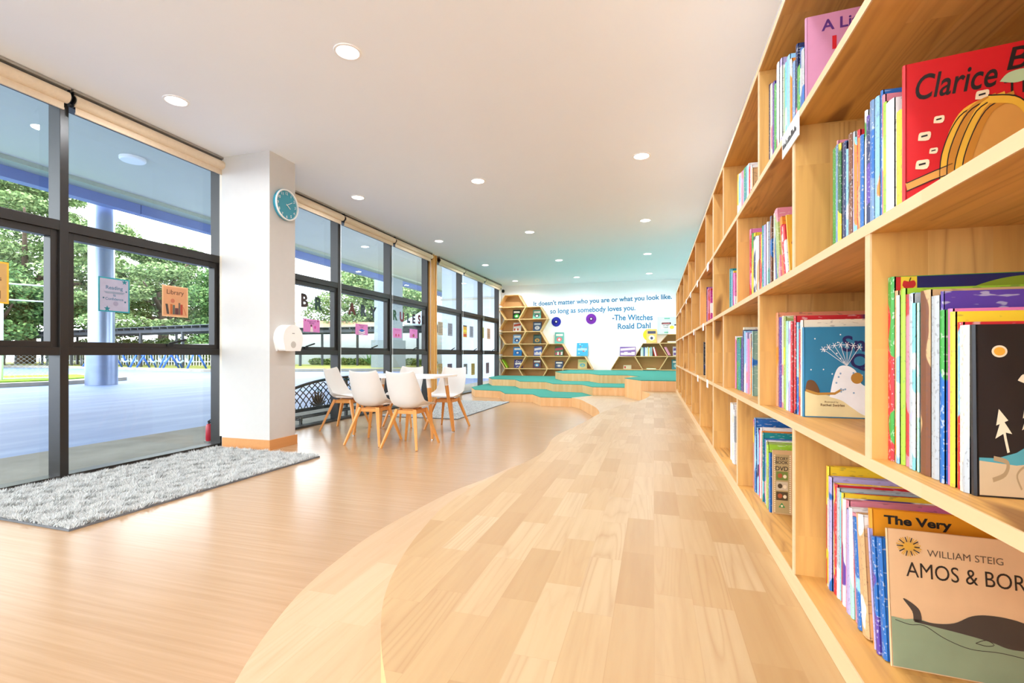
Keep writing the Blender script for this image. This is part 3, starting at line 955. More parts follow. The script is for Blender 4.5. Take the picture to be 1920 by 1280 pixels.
def book_body(th, h, d, mat, lean=0.0, name='picture_book', page_child=True):
    """spine on the -x side, near cover on y = 0, origin at the foot of the spine"""
    t = min(0.0022, th * 0.22)
    m = MB()
    m.box((0.0, 0, 0), (d, t, h))
    m.box((0.0, th - t, 0), (d, th, h))
    k = min(0.003, th * 0.25)
    m.prism([(-k, th * 0.25), (-k, th * 0.75), (0, th), (t, th), (t, 0), (0, 0)], 0, h)
    o = m.build(name, mat)
    if page_child:
        p = MB(); p.box((t, t, 0.002), (d - 0.004, th - t, h - 0.003))
        p.build('pages', PAGES, o)
    if lean:
        a = -math.atan(lean / h)
        o.rotation_euler = (a, 0, 0)
    return o


rb = random.Random(11)
NBOOK = {}
for key, (xs, rows) in BOOKS.items():
    seen = 0
    for (yf, th, h, ln, cc) in rows:
        seen += 1
        if (key == 'K' and cc == 'yellow,orange') or (key == 'C' and seen == len(rows)):
            continue
        cs = cc.split(',')
        c1, c2 = cs[0], cs[-1]
        thb = th * 0.96
        o = book_body(thb, h, min(0.265, max(0.17, h * 0.8 + rb.uniform(-0.02, 0.02))), book_mat(c1, c2), ln, page_child=(key not in 'DEI'))
        z = ROWZ[key] + (thb * abs(ln) / h if ln else 0) + 0.0005
        o.location = (xs + rb.uniform(-0.004, 0.004), yf - thb, z)
        n1 = CN.get(c1, c1)
        desc = 'slim %s book' % n1 if c1 == c2 else 'slim %s and %s book' % (n1, CN.get(c2, c2))
        if key == 'M':
            desc = 'white folder'
        if key == 'J' and seen == 1:
            APPLE = (o, h)
        tag(o, '%s, %s from left in %s' % (desc, ORD[seen - 1], ROWLAB[key]), 'book', ROWGRP[key])
    NBOOK[key] = seen


def cover_book(name, th, h, d, colour, loc, rz=0.0, lean=0.0, label='', group=None, mat=None):
    o = book_body(th, h, d, mat or flat('cover_plain_' + colour.lstrip('#'), colour, 0.32, vary=0.04, scale=20), 0, name)
    o.rotation_euler = Euler((-math.atan(lean / h) if lean else 0, 0, rz), 'XYZ')
    o.location = loc
    tag(o, label, 'book', group)
    return o


def squeeze(k, dz=0.0, dx=0.0):
    m = MB()
    m.T = Matrix.Translation((dx, 0, dz)) @ Matrix.Scale(k, 4, (1, 0, 0))
    return m


Y_ = -0.0006            # printed things sit a hair in front of the cover


def blob(pts, n=6):
    return smooth_curve(pts + [pts[0]], n)[:-1]


# --- the red book
red = cover_book('picture_book', 0.011, 0.272, 0.31, '#cf2027', (0.421, 0.9985, 1.2325), R(-9.5), 0,
                 'large red hardcover with ochre cover picture, facing out on second shelf from top', ROWGRP['B'])
text('cover_title', 'Clarice', M['ink'], red, (0.014, Y_, 0.206), FACE_NY, width=0.106, height=0.043, bold=0.012, shear=0.25, center=False)
text('cover_title', 'Bean', M['ink'], red, (0.131, Y_, 0.228), FACE_NY, height=0.036, bold=0.01, shear=0.2, center=False)
text('cover_title', "That's Me", M['ink'], red, (0.128, Y_, 0.188), FACE_NY, height=0.024, bold=-0.005, center=False)
ochre = flat('print_ochre', '#d79a4a', 0.4); yel = flat('print_yellow', '#e9b53c', 0.4); crm = flat('print_cream', '#ecd9b4', 0.4); ornge = flat('print_orange', '#d9702c', 0.4); pgreen = flat('print_pale_green', '#b8d0a0', 0.4)
m = squeeze(0.72, 0.006)
m.poly_xz(blob([(0.085, 0.03), (0.09, 0.10), (0.115, 0.155), (0.155, 0.178), (0.2, 0.165), (0.225, 0.12), (0.23, 0.03)]), Y_, 0)
for i, (a, c) in enumerate((((0.150, 0.178), (0.072, 0.03)), ((0.165, 0.182), (0.085, 0.03)), ((0.18, 0.182), (0.098, 0.02)), ((0.195, 0.18), (0.112, 0.02)))):
    m.stroke_xz(smooth_curve([a, (a[0] - 0.045, a[1] - 0.018), (c[0] + 0.004, c[1] + 0.07), c], 6), Y_ - 0.0002 * (i + 1), 0.015, 1 if i % 2 == 0 else 3)
    m.stroke_xz(smooth_curve([a, (a[0] - 0.05, a[1] - 0.018), (c[0] - 0.004, c[1] + 0.07), (c[0] - 0.007, c[1])], 6), Y_ - 0.0002 * (i + 1) - 0.0001, 0.0022, 2)
m.stroke_xz(smooth_curve([(0.15, 0.18), (0.2, 0.168), (0.226, 0.125), (0.232, 0.05)], 6), Y_ - 0.0012, 0.012, 1)
m.stroke_xz(smooth_curve([(0.15, 0.187), (0.204, 0.174), (0.233, 0.125), (0.24, 0.05)], 6), Y_ - 0.0013, 0.0022, 2)
m.stroke_xz([(0.002, 0.052), (0.05, 0.066), (0.088, 0.075)], Y_ - 0.0003, 0.014, 0)
m.stroke_xz([(0.002, 0.059), (0.05, 0.073), (0.088, 0.083)], Y_ - 0.0004, 0.0018, 2)
m.stroke_xz([(0.002, 0.045), (0.05, 0.059), (0.088, 0.067)], Y_ - 0.0004, 0.0018, 2)
m.build('cover_picture', [ochre, yel, M['ink'], flat('print_amber', '#c9862f', 0.4)], red)
m = squeeze(0.72)
for (x, z, s) in ((0.063, 0.167, 0.010), (0.036, 0.142, 0.012), (0.053, 0.115, 0.008), (0.032, 0.094, 0.013), (0.14, 0.196, 0.012), (0.036, 0.03, 0.009)):
    m.poly_xz(blob([(x - s, z - s * 0.5), (x - s * 0.8, z + s * 0.5), (x, z + s * 0.6), (x + s, z + s * 0.5), (x + s * 0.7, z - s * 0.6)], 3), Y_ - 0.0002, 0)
    m.stroke_xz([(x - s * 0.5, z), (x + s * 0.5, z + s * 0.1)], Y_ - 0.0004, s * 0.25, 1)
m.poly_xz(blob([(0.17, 0.212), (0.185, 0.224), (0.215, 0.226), (0.23, 0.214), (0.2, 0.206)], 5), Y_ - 0.0006, 2)
m.build('cover_picture', [crm, M['ink'], pgreen], red)

# --- pink book on the top shelf
pk = cover_book('picture_book', 0.012, 0.285, 0.24, '#cf8fb0', (0.402, 1.492, 1.6375), R(-4), 0, 'pink hardcover starting A Lit, nearest book on the top shelf', ROWGRP['A'])
text('cover_title', 'A Lit', flat('print_violet', '#5a2f7d', 0.4), pk, (0.035, Y_, 0.238), FACE_NY, width=0.085, bold=0.02, center=False)
text('cover_title', 'I', flat('print_red', '#d4202c', 0.4), pk, (0.06, Y_, 0.185), FACE_NY, height=0.036, bold=0.06, center=False)

# --- yellow spotted book
zo = BOOKS['C'][1][-1]
zk = cover_book('picture_book', 0.008, 0.225, 0.21, '#e8ab3a', (0.413, zo[0] - 0.031, 1.2330), 0, 0.056, 'yellow spotted paperback titled Zoo, leaning at the near end of its row', ROWGRP['C'])
text('cover_title', 'Zoo', M['ink'], zk, (0.02, Y_, 0.135), FACE_NY, height=0.016, bold=0.02, center=False)
m = MB()
for i in range(26):
    x, z = rb.uniform(0.01, 0.2), rb.uniform(0.02, 0.21)
    s = rb.choice((0.004, 0.006, 0.010))
    m.disc((x, Y_ - 0.0001 * (i % 3), z), s, s * rb.uniform(0.7, 1.2), 8, i % 3)
m.build('cover_picture', [M['ink'], flat('print_slate', '#4b4f7c', 0.4), flat('print_brick', '#a8442e', 0.4)], zk)

# --- blue snow book
sn = cover_book('picture_book', 0.012, 0.262, 0.28, '#2f7fa6', (0.421, 1.588, 0.8165), R(-1.5), 0, 'blue snow scene book facing out on the third shelf', ROWGRP['G'])
navyp = flat('print_navy', '#20245e', 0.4); snow = flat('print_snow', '#f2f4f6', 0.4); brownp = flat('print_brown', '#6d4a2c', 0.4); creamy = flat('print_straw', '#e6d6a2', 0.4); goldp = flat('print_gold', '#b8863a', 0.4)
text('cover_title', 'Snow', navyp, sn, (0.096, Y_ - 0.0003, 0.19), FACE_NY, height=0.046, bold=0.02, center=False)
text('cover_title', 'Queen', navyp, sn, (0.116, Y_ - 0.0003, 0.135), FACE_NY, height=0.05, bold=0.02, center=False)
text('cover_line', 'Illustrated by', brownp, sn, (0.052, Y_ - 0.0009, 0.042), FACE_NY, height=0.006, center=False)
text('cover_line', 'Rachel Swirles', brownp, sn, (0.042, Y_ - 0.0009, 0.033), FACE_NY, height=0.0075, bold=0.01, center=False)
m = squeeze(0.86)
m.poly_xz([(0.003, 0.003), (0.003, 0.075), (0.03, 0.07), (0.09, 0.062), (0.16, 0.058), (0.19, 0.05), (0.2, 0.003)], Y_ - 0.0002, 0)
m.poly_xz(blob([(0.075, 0.06), (0.085, 0.11), (0.10, 0.145), (0.125, 0.15), (0.15, 0.135), (0.165, 0.10), (0.2, 0.085), (0.25, 0.08), (0.27, 0.04), (0.25, 0.005), (0.18, 0.008), (0.14, 0.03), (0.11, 0.05)]), Y_ - 0.0004, 1)
m.poly_xz(blob([(0.003, 0.075), (0.01, 0.105), (0.03, 0.105), (0.045, 0.08), (0.04, 0.065)]), Y_ - 0.0003, 2)
m.stroke_xz([(0.005, 0.078), (0.04, 0.068), (0.09, 0.07), (0.11, 0.082)], Y_ - 0.0006, 0.007, 3)
m.disc((0.153, Y_ - 0.0006, 0.115), 0.017, 0.016, 16, 3)
for i in range(7):
    a = R(62 + i * 11)
    m.stroke_xz([(0.125, 0.15), (0.125 + math.cos(a) * 0.095 - 0.01, 0.15 + math.sin(a) * 0.06)], Y_ - 0.0005, 0.0012, 1)
    cx, cz = 0.125 + math.cos(a) * 0.095 - 0.01, 0.15 + math.sin(a) * 0.06
    for j in range(3):
        q = R(60 * j)
        m.stroke_xz([(cx - math.cos(q) * 0.009, cz - math.sin(q) * 0.009), (cx + math.cos(q) * 0.009, cz + math.sin(q) * 0.009)], Y_ - 0.0007, 0.0016, 1)
for i in range(16):
    m.disc((rb.uniform(0.01, 0.27), Y_ - 0.0004, rb.uniform(0.11, 0.25)), 0.0022, 0.0022, 8, 1)
for i in range(9):
    m.disc((rb.uniform(0.09, 0.15), Y_ - 0.0007, rb.uniform(0.07, 0.13)), 0.003, 0.003, 6, 4)
m.build('cover_picture', [creamy, snow, brownp, goldp, flat('print_ice', '#86a9c8', 0.4)], sn)

# --- black moon book
bk = cover_book('picture_book', 0.010, 0.222, 0.30, '#231f20', (0.401, 0.7655, 0.8165), R(-1), 0.004, 'black night scene book with yellow moon, nearest on the third shelf', ROWGRP['J'])
m = MB()
m.poly_xz([(0.002, 0.002), (0.002, 0.05), (0.02, 0.05), (0.04, 0.058), (0.06, 0.074), (0.1, 0.09), (0.2, 0.09), (0.298, 0.07), (0.298, 0.002)], Y_ - 0.0001, 1)
m.poly_xz([(0.002, 0.002), (0.002, 0.046), (0.04, 0.042), (0.08, 0.05), (0.2, 0.055), (0.298, 0.05), (0.298, 0.002)], Y_ - 0.0002, 0)
m.T = Matrix.Scale(0.56, 4, (1, 0, 0))
m.disc((0.043, Y_ - 0.0002, 0.187), 0.0145, 0.0078, 20, 2)
m.disc((0.043, Y_ - 0.0003, 0.187), 0.0105, 0.0054, 20, 3)
for (tx, tz, s) in ((0.052, 0.058, 0.85), (0.098, 0.072, 0.75), (0.17, 0.088, 0.9)):
    m.stroke_xz([(tx + 0.006 * s, tz), (tx, tz + 0.02 * s), (tx - 0.006 * s, tz + 0.045 * s)], Y_ - 0.0004, 0.0055 * s, 2)
    m.poly_xz([(tx - 0.022 * s, tz + 0.02 * s), (tx - 0.008 * s, tz + 0.052 * s), (tx + 0.014 * s, tz + 0.028 * s), (tx, tz + 0.03 * s)], Y_ - 0.0005, 2)
    m.poly_xz([(tx - 0.02 * s, tz + 0.04 * s), (tx - 0.014 * s, tz + 0.065 * s), (tx + 0.006 * s, tz + 0.048 * s)], Y_ - 0.0006, 2)
m.poly_xz(blob([(0.075, 0.15), (0.085, 0.158), (0.095, 0.152), (0.11, 0.16), (0.12, 0.15), (0.1, 0.144)], 3), Y_ - 0.0004, 2)
m.stroke_xz(smooth_curve([(0.028, 0.022), (0.05, 0.03), (0.055, 0.045), (0.03, 0.05)], 5), Y_ - 0.0004, 0.006, 4)
m.stroke_xz(smooth_curve([(0.08, 0.012), (0.072, 0.03), (0.09, 0.042), (0.11, 0.03), (0.095, 0.02)], 5), Y_ - 0.0004, 0.003, 4)
m.build('cover_picture', [flat('print_sand', '#c9ae8a', 0.4), flat('print_teal', '#4f98a0', 0.4), flat('print_bone', '#e5d3b4', 0.4), flat('print_moon', '#e8a63a', 0.4), flat('print_umber', '#a58a66', 0.4)], bk)

# --- apple cover at the back of the moon row
ab, ah = APPLE
m = MB()
m.poly_xz([(0.002, ah - 0.06), (0.002, ah - 0.001), (0.24, ah - 0.001), (0.24, ah - 0.06)], Y_, 0)
m.poly_xz([(0.002, ah - 0.06), (0.002, ah - 0.001), (0.014, ah - 0.001), (0.026, ah - 0.014), (0.014, ah - 0.03)], Y_ - 0.0002, 1)
m.poly_xz([(0.009, ah - 0.024), (0.009, ah - 0.001), (0.032, ah - 0.001), (0.032, ah - 0.024)], Y_ - 0.0003, 2)
m.poly_xz(blob([(0.011, ah - 0.016), (0.013, ah - 0.008), (0.02, ah - 0.0095), (0.028, ah - 0.008), (0.03, ah - 0.016), (0.024, ah - 0.022), (0.016, ah - 0.022)], 3), Y_ - 0.0005, 1)
m.stroke_xz([(0.021, ah - 0.0095), (0.023, ah - 0.003)], Y_ - 0.0006, 0.0015, 3)
m.poly_xz(smooth_curve([(0.1, ah - 0.026), (0.13, ah - 0.014), (0.17, ah - 0.006), (0.24, ah - 0.004)], 4) + [(0.24, ah - 0.05), (0.1, ah - 0.05)], Y_ - 0.0002, 4)
m.build('cover_picture', [navyp, flat('print_scarlet', '#c42a2c', 0.4), flat('print_lemon', '#eccb3a', 0.4), M['ink'], flat('print_olive', '#8fa62e', 0.4)], ab)

# --- row K: orange book and the beige whale book
ye = cover_book('picture_book', 0.018, 0.276, 0.29, '#e8951f', (0.434, 1.1415, 0.4035), R(-3.5), 0.031, 'orange book headed The Very, rising behind the beige whale book', ROWGRP['K'])
text('cover_title', 'The Very', M['ink'], ye, (0.02, Y_, 0.243), FACE_NY, width=0.112, height=0.023, bold=0.035, center=False)
am = cover_book('picture_book', 0.006, 0.256, 0.315, '#e6bd90', (0.437, 1.0860, 0.4035), R(-4.5), 0.028, 'beige book with dark whale on green sea, nearest on the lowest shelf', ROWGRP['K'])
inkb = flat('print_brownblack', '#2e241c', 0.5); seam = flat('print_sea', '#8d9c7c', 0.5); hump = flat('print_charcoal', '#4a4038', 0.5)
text('cover_title', 'AMOS & BORIS', inkb, am, (0.028, Y_, 0.170), FACE_NY, width=0.196, height=0.0275, center=False)
text('cover_line', 'WILLIAM STEIG', flat('print_taupe', '#6a5642', 0.5), am, (0.062, Y_, 0.2115), FACE_NY, width=0.112, height=0.0125, center=False)
m = squeeze(0.75)
m.poly_xz([(0.002, 0.002), (0.002, 0.092)] + smooth_curve([(0.03, 0.09), (0.06, 0.094), (0.1, 0.088), (0.16, 0.082), (0.22, 0.086), (0.312, 0.084), (0.418, 0.086)], 4) + [(0.418, 0.002)], Y_ - 0.0001, 0)
m.T = Matrix.Translation((0, 0, 0.022)) @ m.T
m.poly_xz(smooth_curve([(0.05, 0.072), (0.09, 0.069), (0.13, 0.075), (0.165, 0.092), (0.2, 0.098), (0.25, 0.096), (0.312, 0.082)], 5) + smooth_curve([(0.312, 0.05), (0.24, 0.045), (0.2, 0.052), (0.15, 0.058), (0.09, 0.063), (0.05, 0.066)], 5), Y_ - 0.0003, 1)
m.poly_xz(blob([(0.048, 0.068), (0.046, 0.085), (0.028, 0.106), (0.046, 0.1), (0.062, 0.088), (0.064, 0.068)], 4), Y_ - 0.0003, 1)
m.stroke_xz(smooth_curve([(0.01, 0.065), (0.04, 0.06), (0.07, 0.062), (0.11, 0.045), (0.16, 0.034), (0.22, 0.036), (0.3, 0.03)], 5), Y_ - 0.0003, 0.0012, 2)
m.stroke_xz(smooth_curve([(0.17, 0.046), (0.19, 0.054), (0.205, 0.048), (0.19, 0.044), (0.17, 0.046)], 4), Y_ - 0.0004, 0.0012, 2)
for i in range(30):
    a = 2 * PI * i / 30
    m.stroke_xz([(0.045 + math.cos(a) * 0.0115, 0.204 + math.sin(a) * 0.0085), (0.045 + math.cos(a) * rb.uniform(0.022, 0.028), 0.204 + math.sin(a) * rb.uniform(0.016, 0.02))], Y_ - 0.0002, 0.002, 3 if i % 3 else 2)
m.disc((0.045, Y_ - 0.0003, 0.204), 0.0115, 0.008, 20, 3)
m.build('cover_picture', [seam, hump, inkb, flat('print_sun', '#dba43a', 0.5)], am)

# --- film-strip book
dv = cover_book('picture_book', 0.008, 0.237, 0.25, '#cfa878', (0.428, 2.0005, 0.4035), R(-2), 0, 'tan film-strip book marked Story Book DVD on the lowest shelf', ROWGRP['L'])
for s_, z, h_ in (('STORY', 0.207, 0.012), ('BOOK', 0.193, 0.012), ('DVD', 0.170, 0.016)):
    text('cover_title', s_, inkb, dv, (0.029, Y_ - 0.0002, z), FACE_NY, width=0.042, height=h_, bold=0.02)
m = squeeze(1.0, 0, -0.019)
m.poly_xz([(0.024, 0.004), (0.024, 0.222), (0.075, 0.222), (0.075, 0.004)], Y_, 0)
for i in range(28):
    z = 0.008 + i * 0.0077
    for x in (0.022, 0.073):
        m.poly_xz([(x, z), (x, z + 0.004), (x + 0.0045, z + 0.004), (x + 0.0045, z)], Y_ - 0.0002, 1)
for i, (z, c) in enumerate(((0.127, 2), (0.089, 3), (0.052, 4))):
    m.poly_xz([(0.029, z), (0.029, z + 0.032), (0.068, z + 0.032), (0.068, z)], Y_ - 0.0003, c)
    m.disc((0.042, Y_ - 0.0004, z + 0.016), 0.008, 0.009, 12, 5 if i != 1 else 4)
    m.disc((0.058, Y_ - 0.0004, z + 0.014), 0.006, 0.007, 12, 1)
m.poly_xz([(0.037, 0.025), (0.048, 0.043), (0.059, 0.025)], Y_ - 0.0003, 6)
m.disc((0.048, Y_ - 0.0004, 0.031), 0.004, 0.004, 12, 1)
m.build('cover_picture', [flat('print_khaki', '#b39a68', 0.5), crm, flat('print_moss', '#6f7f35', 0.5), flat('print_putty', '#cbb89a', 0.5), flat('print_bark', '#4c3c24', 0.5), flat('print_rust', '#a8542c', 0.5), flat('print_leaf', '#2f8a44', 0.5)], dv)

# ================================================================ chairs and table
def interp(ts, vs, t):
    return float(np.interp(t, ts, vs))


def make_chair():
    """local: sitter faces +y"""
    root = empty('dining_chair')
    prof = [(0.235, 0.432), (0.19, 0.442), (0.10, 0.436), (0.02, 0.424), (-0.06, 0.416), (-0.125, 0.424), (-0.17, 0.462), (-0.198, 0.53), (-0.218, 0.61), (-0.236, 0.69), (-0.252, 0.76), (-0.262, 0.81)]
    wid = [0.205, 0.225, 0.235, 0.237, 0.235, 0.232, 0.23, 0.228, 0.222, 0.212, 0.2, 0.185]
    curl = [0.005, 0.015, 0.035, 0.06, 0.088, 0.11, 0.115, 0.10, 0.08, 0.06, 0.045, 0.035]
    n = len(prof)
    NU = 15
    vs, fs = [], []
    for i in range(n):
        y, z = prof[i]
        a, c = prof[max(i - 1, 0)], prof[min(i + 1, n - 1)]
        ty, tz = c[0] - a[0], c[1] - a[1]
        ln = math.hypot(ty, tz)
        ny, nz = tz / ln, -ty / ln           # normal towards the sitter
        if nz < 0 and abs(ny) < 0.2:
            ny, nz = -ny, -nz
        for j in range(NU):
            u = -1 + 2 * j / (NU - 1)
            k = curl[i] * abs(u) ** 2.6
            dz = 0.018 * u * u - 0.004 if i == n - 1 else (0.010 * u * u if i == n - 2 else 0)
            vs.append((u * wid[i] * (1 - 0.10 * abs(u) ** 4), y + ny * k, z + nz * k + dz))
    for i in range(n - 1):
        for j in range(NU - 1):
            fs.append((i * NU + j, (i + 1) * NU + j, (i + 1) * NU + j + 1, i * NU + j + 1))
    m = MB(); m.add(vs, fs)
    o = m.build('shell', M['shell'], root, smooth=True)
    so = o.modifiers.new('thick', 'SOLIDIFY'); so.thickness = 0.009; so.offset = 0
    sb = o.modifiers.new('round', 'SUBSURF'); sb.levels = 1; sb.render_levels = 2
    m = MB()
    V, Fc = [], []
    for i in range(9):
        for j in range(24):
            r = math.cos(PI * (i / 8 - 0.5)) ** 0.5 if 0 < i < 8 else 0.05
            a = 2 * PI * j / 24
            e = lambda q: math.copysign(abs(q) ** 0.75, q)
            V.append((e(math.cos(a)) * 0.185 * r, 0.045 + e(math.sin(a)) * 0.155 * r, 0.445 + 0.022 * math.sin(PI * (i / 8 - 0.5))))
    for i in range(8):
        for j in range(24):
            Fc.append((i * 24 + j, i * 24 + (j + 1) % 24, (i + 1) * 24 + (j + 1) % 24, (i + 1) * 24 + j))
    m.add(V, Fc)
    m.build('seat_pad', M['white'], root, smooth=True)
    f = MB()
    ty0, ty1 = -0.10, 0.13
    for x in (-0.105, 0.105):
        f.bar((x, ty0, 0.378), (x, ty1, 0.378), 0.022, 0.04)
    for y in (ty0, ty1):
        f.bar((-0.105, y, 0.378), (0.105, y, 0.378), 0.022, 0.04)
    f.box((-0.07, -0.06, 0.392), (0.07, 0.10, 0.408))
    f.build('leg_frame', M['beech'], root, bevel=0.003)
    for sx in (-1, 1):
        for (yt, yb) in ((ty0, -0.25), (ty1, 0.25)):
            l = MB(); l.bar((sx * 0.105, yt, 0.402), (sx * 0.215, yb, 0.0), 0.042, 0.034, up=(sx * 0.5, 1 if yt > 0 else -1, 0), w1=0.024, h1=0.022)
            l.build('leg', M['beech'], root, bevel=0.004)
    return root


chair0 = make_chair()
CH = [(-3.05, 4.78, 2, 'white shell chair with back to camera, left one of the near pair'),
      (-2.55, 4.72, -2, 'white shell chair with back to camera, right one of the near pair'),
      (-3.93, 5.5, -84, 'white shell chair at the window end of the table, behind the near pair'),
      (-2.68, 5.99, 178, 'white shell chair facing camera across the table, nearer the rug'),
      (-3.38, 6.1, 182, 'white shell chair mostly hidden behind the table, nearer the oak post')]
for i, (x, y, a, lab) in enumerate(CH):
    c = chair0 if i == 0 else copy_tree(chair0)
    c.location = (x, y, 0)
    c.rotation_euler = (0, 0, R(a))
    tag(c, lab, 'chair', 'white chairs round the table')

tb = empty('dining_table', (-3.0, 5.39, 0))
tag(tb, 'white rectangular table with splayed beech legs among white chairs', 'table')
m = MB()
cr = []
for (cx, cy, a0) in ((0.52, 0.31, 0), (-0.52, 0.31, 90), (-0.52, -0.31, 180), (0.52, -0.31, 270)):
    cr += [(cx + 0.06 * math.cos(R(a0 + t)), cy + 0.06 * math.sin(R(a0 + t))) for t in (0, 18, 36, 54, 72, 90)]
m.prism(cr, 0.715, 0.738)
m.build('tabletop', M['tabletop'], tb, bevel=0.003)
for sx in (-1, 1):
    for sy in (-1, 1):
        p0, p1 = Vector((sx * 0.45, sy * 0.24, 0.715)), Vector((sx * 0.53, sy * 0.30, 0.0))
        pm = p0.lerp(p1, 0.16); pf = p0.lerp(p1, 0.985)
        m = MB(); m.cyl(pm, pf, 0.024, 0.0155, 16)
        leg = m.build('leg', M['beech'], tb, smooth=True, angle=40)
        m = MB(); m.cyl(p0, pm, 0.03, 0.0255, 16)
        m.build('leg_bracket', M['white'], leg, smooth=True, angle=40)
        m = MB(); m.cyl(pf, p1, 0.017, 0.017, 14)
        m.build('foot_cap', M['chrome'], leg, smooth=True, angle=40)

# ================================================================ rugs


def rug(name_label, x0, y0, x1, y1, n, hl, mat, bw, rz=0.0):
    cx, cy = (x0 + x1) / 2, (y0 + y1) / 2
    root = empty('rug', (cx, cy, 0), rz)
    tag(root, name_label, 'rug')
    w, h = x1 - x0, y1 - y0
    m = MB(); m.box((-w / 2, -h / 2, 0.001), (w / 2, h / 2, 0.012))
    m.build('backing', M['rug'], root)
    rg = np.random.default_rng(5)
    px = rg.uniform(-w / 2 + 0.004, w / 2 - 0.004, n)
    py = rg.uniform(-h / 2 + 0.004, h / 2 - 0.004, n)
    # tufts lie over in drifting directions, so the pile clumps
    ang = 0.7 * np.sin(px * 23 + 2.1 * np.sin(py * 19)) + 0.7 * np.sin(py * 37.0 + 1.7 * np.sin(px * 15)) + rg.normal(0, 1.1, n) + 1.9
    lean = hl * rg.uniform(0.5, 1.15, n)
    hh = hl * rg.uniform(0.45, 1.0, n) * (0.8 + 0.4 * np.sin(px * 38 + 3 * np.sin(py * 9)) * np.sin(py * 21 - px * 7))
    dx, dy = np.cos(ang) * lean, np.sin(ang) * lean
    tx, ty = np.clip(px + dx, -w / 2 - 0.012, w / 2 + 0.012), np.clip(py + dy, -h / 2 - 0.012, h / 2 + 0.012)
    sx, sy = -np.sin(ang) * bw, np.cos(ang) * bw
    V = np.zeros((n, 3, 3))
    V[:, 0] = np.stack([px - sx, py - sy, np.full(n, 0.010)], 1)
    V[:, 1] = np.stack([px + sx, py + sy, np.full(n, 0.010)], 1)
    V[:, 2] = np.stack([tx, ty, 0.012 + hh], 1)
    o = raw_mesh('pile', V.reshape(-1, 3), 3, mat, root)
    tag(o, None, None, kind='stuff')


rug('long grey shaggy rug on the floor in front of the nearest windows', -4.44, 1.90, -3.13, 3.95, 70000, 0.036, M['pile'], 0.0032, R(-1.5))
rug('pale grey rug on the floor beyond the table, before the green steps', -4.25, 6.78, -2.87, 9.52, 60000, 0.012, M['pile2'], 0.004)

# ================================================================ on the column
ck = empty('wall_clock', (-3.83, 4.275, 2.605), rot=FACE_X)
tag(ck, 'round teal wall clock with white rim, high on the white column', 'clock')
m = MB(); m.lathe([(0.158, 0), (0.166, 0.012), (0.166, 0.042), (0.15, 0.042), (0.15, 0.034), (0.02, 0.033)], 48)
m.build('case', M['teal'], ck, smooth=True, angle=35)
m = MB(); m.lathe([(0.149, 0.034), (0.153, 0.049), (0.163, 0.049), (0.167, 0.036)], 48, caps=False)
m.build('rim', M['white'], ck, smooth=True, angle=35)
for h in range(1, 13):
    a = R(90 - 30 * h)
    text('numeral', str(h), M['white'], ck, (0.125 * math.cos(a), 0.125 * math.sin(a), 0.0355), height=0.03, bold=0.01)
for nm, a, L, w in (('hour_hand', 90 - 124, 0.058, 0.007), ('minute_hand', 90 - 60, 0.088, 0.005)):
    m = MB(); m.bar((-0.014 * math.cos(R(a)), -0.014 * math.sin(R(a)), 0.039), (L * math.cos(R(a)), L * math.sin(R(a)), 0.039), w, 0.002)
    m.build(nm, M['white'], ck)

dp = empty('tissue_dispenser', (-3.83, 4.27, 1.165), rot=FACE_X)
tag(dp, 'round white paper roll dispenser mounted low on the white column', 'dispenser')
m = MB()
pr_ = []
for i in range(33):
    a = R(-20 + 220 * i / 32)
    pr_.append((0.15 * math.cos(a), 0.15 * math.sin(a)))
pr_ += [(-0.125, -0.10), (-0.11, -0.135), (0.11, -0.135), (0.125, -0.10)]
m.prism(pr_, 0, 0.02)
m.build('back_plate', M['white'], dp, bevel=0.004)
m = MB(); m.prism([(x * 0.985, y * 0.985) for x, y in pr_], 0.02, 0.125)
m.build('cover', M['white'], dp, bevel=0.02)
m = MB()
m.T = Matrix.Translation((0.0, -0.065, 0)); m.lathe([(0.036, 0.124), (0.036, 0.1275)], 24)
m.build('viewing_window', flat('grey_tinted_plastic', '#c2bfba', 0.3), dp)
m = MB(); m.box((-0.018, 0.052, 0.124), (0.018, 0.058, 0.1262))
m.build('lock', flat('dark_grey_plastic', '#55524f', 0.4), dp)

# ================================================================ letters and posters on the glass
LM = {'brown': flat('letter_dark_brown', '#3b2824', 0.6), 'green': flat('letter_dark_green', '#26413a', 0.6), 'rust': flat('letter_rust', '#5a241b', 0.6), 'slate': flat('letter_slate', '#2a3440', 0.6),
      'maroon': flat('letter_maroon', '#6e2530', 0.6), 'plum': flat('letter_plum', '#3a2432', 0.6), 'leaf': flat('letter_leaf_green', '#1f5136', 0.6)}
LET = [('B', 5.50, 1.735, 'brown', 'large dark brown cut-out letter B on the window, nearest the column'), ('R', 5.79, 1.72, 'green', 'dark green cut-out letter R beside the letter B'),
       ('A', 6.58, 1.72, 'rust', 'rust brown cut-out letter A on the middle window pane'), ('R', 6.90, 1.715, 'slate', 'slate cut-out letter R between letters A and Y'),
       ('Y', 7.18, 1.71, 'slate', 'slate cut-out letter Y ending the first word'), ('R', 7.90, 1.72, 'leaf', 'leaf green cut-out letter R starting the second word'),
       ('U', 8.15, 1.705, 'maroon', 'maroon cut-out letter U in the second word'), ('L', 8.41, 1.70, 'slate', 'slate cut-out letter L in the second word'),
       ('E', 8.62, 1.70, 'plum', 'plum cut-out letter E in the second word'), ('S', 8.85, 1.705, 'maroon', 'maroon cut-out letter S ending the second word')]
XG = XW - 0.1145
for ch, y, z, c, lab in LET:
    o = text('cutout_letter', ch, LM[c], None, (XG, y * 1.012, z * 1.004), FACE_X, height=0.19, bold=0.05, ext=0.003)
    tag(o, lab, 'letter', 'cut-out letters on the window')


